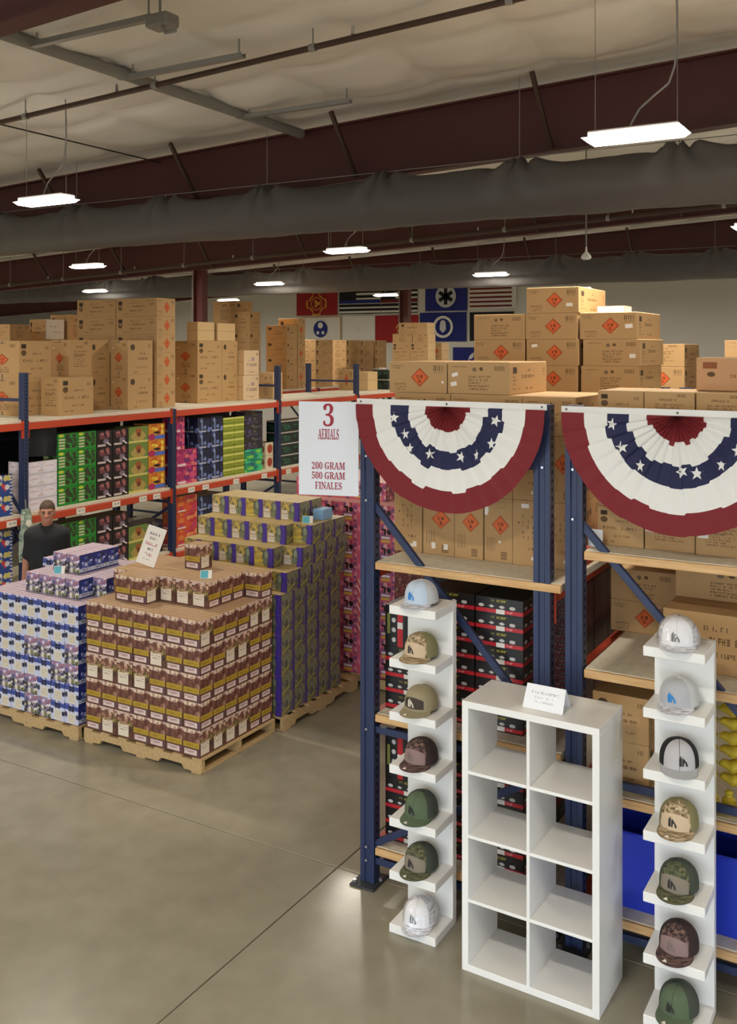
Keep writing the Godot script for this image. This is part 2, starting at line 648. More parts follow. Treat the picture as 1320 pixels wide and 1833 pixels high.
	greek(im, 0.5, 0.34, 0.2, 0.08, rgb(150, 96, 54), 131)
	greek(im, 0.32, 0.5, 0.5, 0.1, rgb(150, 96, 54), 132)
	greek(im, 0.4, 0.84, 0.34, 0.07, rgb(120, 80, 50), 133)
	keep("carton_rosy", im)
	im = canvas(128, 96, rgb(240, 236, 224))
	greek(im, 0.2, 0.3, 0.5, 0.08, rgb(170, 160, 140), 127)
	greek(im, 0.4, 0.6, 0.4, 0.08, rgb(180, 170, 150), 128)
	keep("carton_white", im)
	# gold-banded brown boxes
	for v in 2:
		im = canvas(80, 96, rgb(96, 62, 50))
		rect(im, 0, 0, 1, 0.16, rgb(206, 180, 166))
		blobs(im, Rect2(0, 0, 1, 0.18), 10, [rgb(232, 216, 206), rgb(168, 130, 116), rgb(220, 200, 170)], 0.04, 0.12, 3 + v)
		blobs(im, Rect2(0, 0.18, 1, 0.3), 26, [rgb(128, 84, 70), rgb(160, 120, 100), rgb(92, 52, 44), rgb(200, 168, 140), rgb(112, 72, 60)], 0.05, 0.14, 9 + v)
		if v == 0:
			rect(im, 0.04, 0.48, 0.92, 0.2, rgb(178, 148, 46))
			greek(im, 0.1, 0.53, 0.8, 0.1, rgb(130, 98, 30), 5)
			rect(im, 0.1, 0.74, 0.72, 0.2, rgb(216, 196, 190))
			greek(im, 0.14, 0.78, 0.6, 0.08, rgb(140, 84, 84), 6)
			rect(im, 0.86, 0.7, 0.14, 0.3, rgb(96, 66, 74))
		else:
			blobs(im, Rect2(0, 0.3, 1, 0.2), 14, [rgb(130, 116, 60), rgb(92, 76, 40), rgb(180, 160, 110)], 0.04, 0.1, 31)
			rect(im, 0.08, 0.5, 0.66, 0.44, rgb(222, 208, 188))
			greek(im, 0.12, 0.56, 0.56, 0.04, rgb(150, 130, 110), 7)
			greek(im, 0.12, 0.66, 0.5, 0.04, rgb(150, 130, 110), 8)
			rect(im, 0.8, 0.56, 0.14, 0.16, rgb(60, 44, 34))
		keep("gold_%d" % v, im, 0.45)
	im = canvas(64, 64, rgb(170, 138, 108))
	for k in 9: rect(im, 0, k / 9.0, 1, 0.04, [rgb(206, 180, 150), rgb(130, 92, 68), rgb(196, 156, 92)][k % 3])
	keep("gold_top", im, 0.45)
	# blue and white boxes
	im = canvas(72, 72, rgb(196, 200, 222))
	rect(im, 0, 0, 1, 0.3, rgb(60, 76, 148))
	blobs(im, Rect2(0, 0, 1, 0.1), 8, [rgb(120, 130, 190), rgb(200, 200, 226)], 0.04, 0.1, 3)
	for k in 4: rect(im, 0.3 + 0.22 * (k % 2), 0.1 + 0.15 * (k / 2), 0.18, 0.12, rgb(24, 26, 48))
	rect(im, 0.26, 0.46, 0.52, 0.5, rgb(216, 206, 186))
	for k in 4: greek(im, 0.3, 0.54 + k * 0.1, 0.44, 0.03, rgb(170, 160, 140), 60 + k)
	disc(im, 0.1, 0.56, 0.1, 0.14, rgb(50, 50, 70))
	disc(im, 0.92, 0.6, 0.1, 0.12, rgb(44, 44, 60))
	keep("blue_0", im, 0.45)
	im = canvas(72, 72, rgb(140, 130, 150))
	blobs(im, Rect2(0, 0, 1, 0.4), 22, [rgb(150, 140, 190), rgb(220, 210, 220), rgb(90, 80, 130), rgb(160, 110, 130)], 0.05, 0.13, 5)
	blobs(im, Rect2(0, 0.4, 1, 0.6), 26, [rgb(120, 124, 70), rgb(60, 58, 52), rgb(214, 206, 196), rgb(90, 96, 120), rgb(40, 48, 70)], 0.05, 0.12, 6)
	keep("blue_1", im, 0.45)
	im = canvas(72, 72, rgb(36, 46, 110))
	blobs(im, Rect2(0.2, 0.2, 0.7, 0.5), 12, [rgb(80, 96, 170), rgb(180, 184, 210), rgb(30, 32, 60), rgb(110, 100, 90)], 0.05, 0.13, 7)
	rect(im, 0, 0.74, 1, 0.2, rgb(190, 192, 206))
	greek(im, 0.06, 0.78, 0.86, 0.1, rgb(70, 74, 100), 8)
	keep("blue_side", im, 0.45)
	im = canvas(64, 64, rgb(186, 172, 190))
	for k in 10: rect(im, 0, k / 10.0, 1, 0.04, [rgb(222, 206, 206), rgb(120, 110, 160), rgb(206, 160, 150)][k % 3])
	keep("blue_top", im, 0.45)
	# purple and olive boxes
	for v in 2:
		im = canvas(96, 80, rgb(176, 146, 66) if v else rgb(166, 144, 92))
		rect(im, 0.72, 0, 0.28, 1, rgb(70, 48, 140))
		blobs(im, Rect2(0.7, 0.05, 0.28, 0.4), 8, [rgb(90, 70, 160), rgb(50, 34, 104)], 0.03, 0.07, 12)
		disc(im, 0.62, 0.5, 0.17, 0.42, rgb(86, 92, 74))
		disc(im, 0.66, 0.35, 0.1, 0.2, rgb(136, 142, 116))
		disc(im, 0.58, 0.74, 0.14, 0.18, rgb(112, 116, 90))
		blobs(im, Rect2(0.05, 0.05, 0.4, 0.35), 9, [rgb(196, 168, 76), rgb(130, 112, 74), rgb(106, 96, 70)], 0.04, 0.1, 14 + v)
		if v == 0:
			rect(im, 0.05, 0.46, 0.32, 0.16, rgb(206, 192, 176))
			rect(im, 0.05, 0.68, 0.36, 0.26, rgb(212, 200, 190))
			greek(im, 0.08, 0.74, 0.28, 0.07, rgb(150, 136, 120), 15)
		else:
			greek(im, 0.05, 0.62, 0.5, 0.16, rgb(214, 196, 60), 16)
			rect(im, 0.05, 0.84, 0.5, 0.1, rgb(186, 176, 96))
		keep("purple_%d" % v, im, 0.45)
	im = canvas(96, 80, rgb(112, 106, 86))
	blobs(im, Rect2(0, 0, 1, 1), 26, [rgb(96, 84, 120), rgb(126, 122, 92), rgb(80, 70, 100), rgb(140, 134, 104)], 0.06, 0.16, 17)
	rect(im, 0, 0, 0.1, 1, rgb(66, 44, 136))
	disc(im, 0.56, 0.42, 0.2, 0.36, rgb(128, 130, 110))
	disc(im, 0.5, 0.6, 0.12, 0.3, rgb(82, 86, 70))
	for k in 8: rect(im, 0.12 + k * 0.07, 0.86 - k * 0.035, 0.12, 0.13, rgb(158, 148, 74))
	keep("purple_side", im, 0.45)
	im = canvas(48, 48, rgb(180, 156, 104))
	for k in 7: rect(im, 0, k / 7.0, 1, 0.05, [rgb(206, 184, 130), rgb(140, 118, 80)][k % 2])
	keep("purple_top", im, 0.45)
	# pink and red boxes
	im = canvas(96, 80, rgb(190, 84, 106))
	blobs(im, Rect2(0, 0, 1, 1), 20, [rgb(214, 120, 140), rgb(150, 56, 70), rgb(206, 150, 150), rgb(120, 70, 110)], 0.06, 0.16, 18)
	rect(im, 0.3, 0.2, 0.24, 0.1, rgb(30, 22, 26))
	rect(im, 0.44, 0.28, 0.1, 0.24, rgb(30, 22, 26))
	disc(im, 0.7, 0.36, 0.12, 0.14, rgb(30, 22, 26))
	rect(im, 0.3, 0.6, 0.45, 0.12, rgb(214, 196, 200))
	rect(im, 0.3, 0.78, 0.45, 0.14, rgb(196, 160, 60))
	keep("pink_front", im, 0.45)
	im = canvas(96, 80, rgb(206, 160, 160))
	for k in 9:
		for y in 80:
			rect(im, fposmod(k * 0.22 + y * 0.006, 1.9) - 0.3, y / 80.0, 0.1, 0.0125, rgb(176, 50, 62))
	keep("pink_striped", im, 0.45)
	im = canvas(96, 80, rgb(132, 64, 72))
	blobs(im, Rect2(0, 0, 1, 1), 30, [rgb(110, 52, 62), rgb(170, 110, 116), rgb(190, 150, 130), rgb(90, 40, 60), rgb(176, 70, 90)], 0.05, 0.14, 19)
	keep("pink_side", im, 0.45)
	im = canvas(48, 48, rgb(196, 140, 136))
	for k in 6: rect(im, 0, k / 6.0, 1, 0.06, [rgb(222, 176, 166), rgb(150, 80, 84)][k % 2])
	keep("pink_top", im, 0.45)
	# shelf goods
	im = canvas(128, 48, rgb(216, 206, 216))
	for k in 2: disc(im, 0.26 + k * 0.48, 0.5, 0.2, 0.4, rgb(228, 220, 228))
	for k in 2: greek(im, 0.12 + k * 0.48, 0.36, 0.28, 0.12, rgb(190, 140, 150), 140 + k)
	greek(im, 0.4, 0.7, 0.2, 0.12, rgb(200, 160, 100), 143)
	keep("white_goods", im, 0.5)
	im = canvas(96, 88, rgb(36, 132, 44))
	blobs(im, Rect2(0.4, 0.1, 0.5, 0.7), 26, [rgb(48, 44, 26), rgb(64, 58, 34), rgb(40, 70, 34)], 0.04, 0.12, 20)
	disc(im, 0.16, 0.12, 0.14, 0.09, rgb(190, 200, 60))
	for k in 4: rect(im, 0.04, 0.3 + k * 0.16, 0.3, 0.09, rgb(206, 196, 160))
	keep("green_goods", im, 0.45)
	im = canvas(80, 88, rgb(30, 16, 18))
	blobs(im, Rect2(0.15, 0.12, 0.6, 0.35), 10, [rgb(150, 88, 92), rgb(176, 110, 108), rgb(110, 60, 66)], 0.06, 0.16, 21)
	disc(im, 0.6, 0.66, 0.18, 0.16, rgb(128, 110, 130))
	rect(im, 0.08, 0.82, 0.5, 0.12, rgb(206, 190, 186))
	for k in 5: rect(im, 0.62 + k * 0.05, 0.7 + k * 0.04, 0.1, 0.07, rgb(226, 214, 214))
	keep("black_goods", im, 0.45)
	im = canvas(88, 88, rgb(112, 134, 62))
	disc(im, 0.5, 0.6, 0.4, 0.5, rgb(176, 150, 84), 1.2)
	disc(im, 0.5, 0.3, 0.16, 0.2, rgb(160, 90, 40))
	disc(im, 0.52, 0.5, 0.1, 0.14, rgb(110, 56, 28))
	rect(im, 0, 0.86, 1, 0.14, rgb(206, 194, 110))
	keep("olive_goods", im, 0.45)
	im = canvas(88, 88, rgb(214, 136, 40))
	blobs(im, Rect2(0.1, 0.1, 0.8, 0.5), 14, [rgb(226, 190, 50), rgb(200, 96, 36), rgb(236, 210, 80)], 0.06, 0.2, 22)
	disc(im, 0.5, 0.56, 0.2, 0.08, rgb(40, 30, 30))
	rect(im, 0.2, 0.72, 0.8, 0.24, rgb(84, 112, 190))
	disc(im, 0.2, 0.8, 0.2, 0.2, rgb(176, 40, 90))
	keep("orange_goods", im, 0.45)
	im = canvas(88, 80, rgb(176, 48, 104))
	blobs(im, Rect2(0, 0, 1, 1), 22, [rgb(206, 80, 120), rgb(140, 34, 90), rgb(214, 110, 110), rgb(120, 40, 110)], 0.06, 0.18, 23)
	rect(im, 0.06, 0.82, 0.4, 0.14, rgb(226, 206, 210))
	keep("magenta_goods", im, 0.45)
	im = canvas(88, 80, rgb(214, 84, 52))
	blobs(im, Rect2(0, 0, 1, 1), 20, [rgb(226, 128, 60), rgb(190, 50, 60), rgb(196, 60, 100), rgb(232, 150, 90)], 0.06, 0.18, 24)
	rect(im, 0.06, 0.84, 0.4, 0.1, rgb(226, 206, 190))
	keep("coral_goods", im, 0.45)
	im = canvas(96, 80, rgb(28, 32, 62))
	blobs(im, Rect2(0, 0, 1, 1), 18, [rgb(50, 58, 112), rgb(110, 124, 180), rgb(30, 30, 44), rgb(160, 170, 206)], 0.05, 0.15, 25)
	rect(im, 0.3, 0.1, 0.1, 0.7, rgb(120, 140, 180))
	rect(im, 0.1, 0.84, 0.6, 0.1, rgb(170, 176, 200))
	keep("indigo_goods", im, 0.45)
	im = canvas(64, 48, rgb(146, 156, 48))
	rect(im, 0, 0, 1, 0.24, rgb(206, 206, 110))
	greek(im, 0.1, 0.4, 0.8, 0.16, rgb(92, 106, 30), 150)
	rect(im, 0, 0.76, 1, 0.1, rgb(84, 100, 30))
	keep("lime_goods", im, 0.45)
	im = canvas(80, 64, rgb(44, 38, 44))
	blobs(im, Rect2(0, 0, 1, 1), 20, [rgb(70, 60, 76), rgb(90, 84, 78), rgb(40, 34, 50), rgb(84, 70, 120)], 0.06, 0.16, 26)
	keep("dusk_goods", im, 0.45)
	im = canvas(64, 64, rgb(40, 150, 104))
	blobs(im, Rect2(0, 0, 1, 1), 22, [rgb(60, 190, 130), rgb(30, 120, 110), rgb(120, 200, 80), rgb(50, 100, 120)], 0.06, 0.18, 27)
	keep("foil_goods", im, 0.3)
	im = canvas(64, 80, rgb(222, 204, 176))
	disc(im, 0.55, 0.5, 0.34, 0.34, rgb(176, 74, 50))
	keep("disc_goods", im, 0.45)
	im = canvas(96, 56, rgb(24, 34, 30))
	rect(im, 0, 0, 1, 0.12, rgb(176, 170, 160))
	blobs(im, Rect2(0.1, 0.3, 0.8, 0.5), 10, [rgb(40, 84, 60), rgb(30, 60, 44)], 0.06, 0.16, 28)
	keep("forest_goods", im, 0.45)
	im = canvas(96, 80, rgb(44, 70, 140))
	blobs(im, Rect2(0.1, 0.1, 0.7, 0.7), 12, [rgb(206, 190, 110), rgb(90, 110, 180), rgb(196, 60, 70), rgb(220, 214, 214)], 0.06, 0.15, 29)
	for k in 6: rect(im, 0.86, 0.06 + k * 0.16, 0.14, 0.08, rgb(216, 210, 206))
	for k in 6: rect(im, 0.0, 0.06 + k * 0.16, 0.06, 0.08, rgb(190, 186, 190))
	keep("navy_goods", im, 0.45)
	# black boxes with a red band
	im = canvas(192, 72, rgb(26, 24, 24))
	greek(im, 0.3, 0.1, 0.36, 0.14, rgb(184, 172, 50), 160)
	for k in 4: disc(im, [0.12, 0.34, 0.56, 0.78][k], 0.52, 0.06, 0.1, rgb(196, 192, 188), [2.0, 1.0, 1.4, 3.0][k])
	rect(im, 0, 0.68, 1, 0.24, rgb(184, 34, 44))
	rect(im, 0.44, 0.66, 0.18, 0.28, rgb(222, 214, 206))
	greek(im, 0.66, 0.74, 0.12, 0.12, rgb(226, 180, 180), 161)
	keep("ember_goods", im, 0.35)
	im = canvas(72, 128, rgb(26, 24, 24))
	rect(im, 0.6, 0, 0.26, 1, rgb(184, 34, 44))
	rect(im, 0.6, 0.4, 0.26, 0.16, rgb(222, 214, 206))
	rect(im, 0.1, 0.2, 0.14, 0.5, rgb(120, 122, 60))
	for k in 4: disc(im, 0.42, 0.12 + k * 0.24, 0.1, 0.06, rgb(196, 192, 188))
	keep("ember_upended", im, 0.35)
	im = canvas(48, 48, rgb(30, 28, 28))
	keep("ember_top", im, 0.25)
	im = canvas(96, 64, rgb(30, 26, 28))
	for k in 4:
		rect(im, 0, k * 0.25, 1, 0.1, rgb(112, 30, 40))
		greek(im, 0.1, k * 0.25 + 0.11, 0.8, 0.1, rgb(150, 148, 146), 170 + k)
	keep("crimson_goods", im, 0.4)
	# notices
	im = canvas(96, 176, rgb(228, 220, 210))
	greek(im, 0.22, 0.16, 0.56, 0.06, rgb(60, 62, 90), 181)
	greek(im, 0.3, 0.28, 0.4, 0.06, rgb(50, 52, 60), 182)
	greek(im, 0.16, 0.42, 0.68, 0.07, rgb(160, 44, 76), 183)
	greek(im, 0.36, 0.56, 0.32, 0.06, rgb(70, 56, 90), 184)
	greek(im, 0.3, 0.7, 0.42, 0.07, rgb(150, 50, 76), 185)
	greek(im, 0.3, 0.85, 0.4, 0.02, rgb(150, 146, 140), 186)
	keep("notice_print", im)
	im = canvas(256, 160, rgb(240, 240, 244))
	greek(im, 0.16, 0.26, 0.3, 0.1, rgb(170, 170, 178), 191)
	greek(im, 0.5, 0.26, 0.36, 0.1, rgb(170, 170, 178), 192)
	greek(im, 0.26, 0.46, 0.22, 0.09, rgb(176, 176, 184), 193)
	greek(im, 0.52, 0.46, 0.26, 0.09, rgb(176, 176, 184), 194)
	greek(im, 0.28, 0.64, 0.46, 0.08, rgb(180, 180, 186), 195)
	keep("card_print", im)
	im = canvas(64, 32, rgb(226, 220, 208))
	greek(im, 0.2, 0.3, 0.6, 0.3, rgb(110, 104, 100), 197)
	keep("price_print", im)
	# camouflage cloths
	camo("camo_tan", [rgb(176, 152, 118), rgb(140, 116, 84), rgb(96, 84, 60), rgb(204, 184, 152)], 201)
	camo("camo_green", [rgb(88, 92, 64), rgb(60, 62, 44), rgb(112, 104, 74), rgb(44, 40, 32)], 202)
	camo("camo_brown", [rgb(92, 68, 62), rgb(60, 42, 40), rgb(124, 96, 84), rgb(40, 30, 32)], 203)
	camo("camo_pale", [rgb(150, 164, 148), rgb(120, 136, 120), rgb(184, 190, 176), rgb(96, 112, 98)], 205)
	camo("camo_grey", [rgb(214, 212, 216), rgb(190, 188, 196), rgb(150, 150, 158), rgb(228, 226, 230)], 204)
	for e in [["camo_tan"], ["camo_green"]]: M[e[0]].roughness = 0.85
	for c in [["cap_pale_blue", 190, 204, 220], ["cap_grey", 176, 176, 180], ["cap_mesh_grey", 196, 198, 198], ["cap_khaki", 150, 138, 108], ["cap_olive_mesh", 128, 122, 84], ["cap_brown", 52, 36, 34], ["cap_mauve", 140, 116, 112], ["cap_green", 86, 100, 76], ["cap_dark_green", 66, 72, 62], ["cap_white", 236, 234, 238], ["cap_black", 28, 28, 32], ["cap_sand", 204, 180, 150], ["cap_taupe", 132, 122, 108], ["cap_silver", 186, 182, 184]]:
		flat(c[0], rgb(c[1], c[2], c[3]), 0.9)
	flat("emblem_blue", rgb(30, 130, 204), 0.6)
	flat("emblem_dark", rgb(36, 34, 34), 0.6)
	flat("emblem_cream", rgb(214, 204, 186), 0.6)
	flat("emblem_faint", rgb(120, 104, 98), 0.6)
	flat("patch_brown", rgb(58, 46, 40), 0.7)
	flat("sticker_pale", rgb(232, 222, 212), 0.4)
	var pl := flat("clear_film", Color(1, 1, 1, 0.16), 0.12)
	pl.transparency = BaseMaterial3D.TRANSPARENCY_ALPHA
	# flags
	for c in [["flag_red", 150, 30, 34], ["flag_gold", 206, 150, 60], ["flag_black", 22, 22, 26], ["flag_blue", 30, 40, 120], ["flag_white", 214, 212, 204], ["flag_deep_blue", 24, 34, 110], ["flag_silver", 190, 192, 196], ["flag_maroon", 110, 30, 34]]:
		flat(c[0], rgb(c[1], c[2], c[3]), 0.85)


func camo(called: String, cols: Array, sd: int) -> void:
	var im := canvas(96, 96, cols[0])
	var a := FastNoiseLite.new()
	a.seed = sd
	a.frequency = 0.024
	var b := FastNoiseLite.new()
	b.seed = sd + 50
	b.frequency = 0.042
	for y in 96:
		for x in 96:
			var p := a.get_noise_2d(x * 0.8, y * 1.4)
			var q := b.get_noise_2d(x, y * 1.6)
			if p > 0.18: im.set_pixel(x, y, cols[1])
			if q > 0.22: im.set_pixel(x, y, cols[2])
			if p + q < -0.35: im.set_pixel(x, y, cols[3])
	keep(called, im, 0.9)


# ------------------------------------------------------------------ building
func roof_y(x: float) -> float:
	return 6.419 + 0.042 * (minf(x, 7.0) - maxf(0.0, x - 7.0))


func shell() -> void:
	# floor of cast slabs with sawn joints between them
	var fl := Node3D.new()
	fl.name = numbered("floor")
	add_child(fl)
	tag(fl, "polished grey concrete floor with sawn joints", "floor", "", "structure")
	var xs := [-38.0, -33.9, -28.8, -23.7, -18.6, -13.5, -8.45, -3.376, 1.7, 6.8, 11.0]
	var zs := [7.0, 4.7, -0.35, -5.352, -10.4, -15.5, -20.6, -25.7, -29.3]
	for i in xs.size() - 1:
		for j in zs.size() - 1:
			var w: float = xs[i + 1] - xs[i] - 0.008
			var d: float = zs[j] - zs[j + 1] - 0.008
			part("slab", box_mesh(w, 0.15, d, 0.003), fl, M.concrete, Vector3((xs[i] + xs[i + 1]) / 2, -0.15, (zs[j] + zs[j + 1]) / 2))
	var st := start()
	cuboid(st, Vector3(-38.2, -0.3, -29.5), Vector3(11.2, -0.03, 7.2))
	part("sub_base", st.commit(), fl, M.groove)
	# ceiling: quilted vinyl facing hung between the purlins, metal roof above
	var nz := FastNoiseLite.new()
	nz.seed = 5
	nz.frequency = 0.6
	var ce := Node3D.new()
	ce.name = numbered("ceiling")
	add_child(ce)
	tag(ce, "white quilted insulation facing under a low-pitched metal roof", "ceiling", "", "structure")
	for blk in [[-38.0, -20.4, 88, 150], [-20.4, 2.4, 285, 400], [2.4, 11.0, 36, 90]]:
		st = start()
		var f := func(u: float, v: float) -> Vector3:
			var x: float = lerpf(blk[0], blk[1], u)
			var z: float = lerpf(-29.3, 7.0, v)
			var fx := fposmod((x + 3.23) / 1.2, 1.0)
			var fz := fposmod((z + 0.12 * sin(floorf((x + 3.23) / 1.2) * 7.0)) / 1.32, 1.0)
			var s := pow(sin(PI * fx), 0.38) * pow(absf(sin(PI * fz)), 0.26)
			var near := 9.0
			for g in FRAMES: near = minf(near, absf(z - g))
			s *= smoothstep(0.05, 0.75, near)
			return Vector3(x, roof_y(x) - 0.01 - 0.13 * s + 0.03 * smoothstep(0.05, 0.75, near) * nz.get_noise_2d(x * 1.4, z * 2.4), z)
		sheet(st, blk[2], blk[3], f, false)
		part("facing", st.commit(), ce, M.ceiling_vinyl)
	st = start()
	for s in [[-38.3, 7.0], [7.0, 11.3]]:
		var a: float = s[0]
		var b: float = s[1]
		quad(st, Vector3(a, roof_y(a) + 0.2, 7.3), Vector3(b, roof_y(b) + 0.2, 7.3), Vector3(b, roof_y(b) + 0.2, -29.6), Vector3(a, roof_y(a) + 0.2, -29.6))
		quad(st, Vector3(a, roof_y(a) + 0.12, -29.6), Vector3(b, roof_y(b) + 0.12, -29.6), Vector3(b, roof_y(b) + 0.12, 7.3), Vector3(a, roof_y(a) + 0.12, 7.3))
	part("roof_sheet", st.commit(), ce, M.galvanised)
	var wall := func(called: String, boxes: Array, label: String) -> void:
		var s2 := start()
		for b in boxes: cuboid(s2, b[0], b[1])
		setting(called, s2.commit(), Vector3.ZERO, M.wall_paint, label, "wall")
	wall.call("wall_back", [[Vector3(-38.3, -0.2, -29.6), Vector3(11.3, 7.0, -29.3)]], "pale painted back wall carrying a row of flags")
	wall.call("wall_left", [[Vector3(-38.3, -0.2, -29.3), Vector3(-38.0, 7.0, 7.0)]], "pale painted wall at the far side of the hall")
	# shop front behind the viewer: glazing from the floor up
	wall.call("wall_front", [[Vector3(-38.3, -0.2, 7.0), Vector3(-9.0, 7.0, 7.3)], [Vector3(7.0, -0.2, 7.0), Vector3(11.3, 7.0, 7.3)], [Vector3(-9.0, 3.6, 7.0), Vector3(7.0, 7.0, 7.3)], [Vector3(-9.0, -0.2, 7.0), Vector3(7.0, 0.1, 7.3)]], "pale painted front wall with the shop window")
	wall.call("wall_right", [[Vector3(11.0, -0.2, -29.3), Vector3(11.3, 7.0, -3.0)], [Vector3(11.0, -0.2, 5.0), Vector3(11.3, 7.0, 7.0)], [Vector3(11.0, 3.2, -3.0), Vector3(11.3, 7.0, 5.0)], [Vector3(11.0, -0.2, -3.0), Vector3(11.3, 0.1, 5.0)]], "pale painted side wall with a glazed bay")
	for w in [["window_1", Vector3(-9.0, 0.1, 7.1), Vector3(7.0, 3.6, 7.2), 8, true, "wide glazed shop front of tall panes"], ["window_2", Vector3(11.1, 0.1, -3.0), Vector3(11.2, 3.2, 5.0), 4, false, "glazed bay in the side wall"]]:
		var o := Node3D.new()
		o.name = numbered(w[0])
		add_child(o)
		tag(o, w[5], "window", "", "structure")
		var lo: Vector3 = w[1]
		var hi: Vector3 = w[2]
		for k in w[3] + 1:
			st = start()
			if w[4]:
				var x := lerpf(lo.x + 0.03, hi.x - 0.03, float(k) / w[3])
				cuboid(st, Vector3(x - 0.03, lo.y, lo.z), Vector3(x + 0.03, hi.y, hi.z))
			else:
				var z := lerpf(lo.z + 0.03, hi.z - 0.03, float(k) / w[3])
				cuboid(st, Vector3(lo.x, lo.y, z - 0.03), Vector3(hi.x, hi.y, z + 0.03))
			part("mullion", st.commit(), o, M.galvanised)
		for k in w[3]:
			st = start()
			var f0: float = float(k) / w[3]
			var f1: float = float(k + 1) / w[3]
			if w[4]: cuboid(st, Vector3(lerpf(lo.x, hi.x, f0) + 0.06, lo.y, 7.145), Vector3(lerpf(lo.x, hi.x, f1) - 0.06, hi.y, 7.155))
			else: cuboid(st, Vector3(11.145, lo.y, lerpf(lo.z, hi.z, f0) + 0.06), Vector3(11.155, hi.y, lerpf(lo.z, hi.z, f1) - 0.06))
			part("pane", st.commit(), o, M.glass)
	st = start()
	cuboid(st, Vector3(-60, -0.4, 7.3), Vector3(50, -0.05, 50))
	cuboid(st, Vector3(11.3, -0.4, -50), Vector3(50, -0.05, 7.3))
	setting("trim_1", st.commit(), Vector3.ZERO, M.pavement, "grey pavement outside the shop front", "pavement")


const FRAMES := [2.0, -4.09, -9.84, -15.9, -21.96]
const FRAME_WORDS := ["behind the counter", "over the front rack bay", "above the long grey duct", "behind the first grey duct", "beyond the second grey duct"]


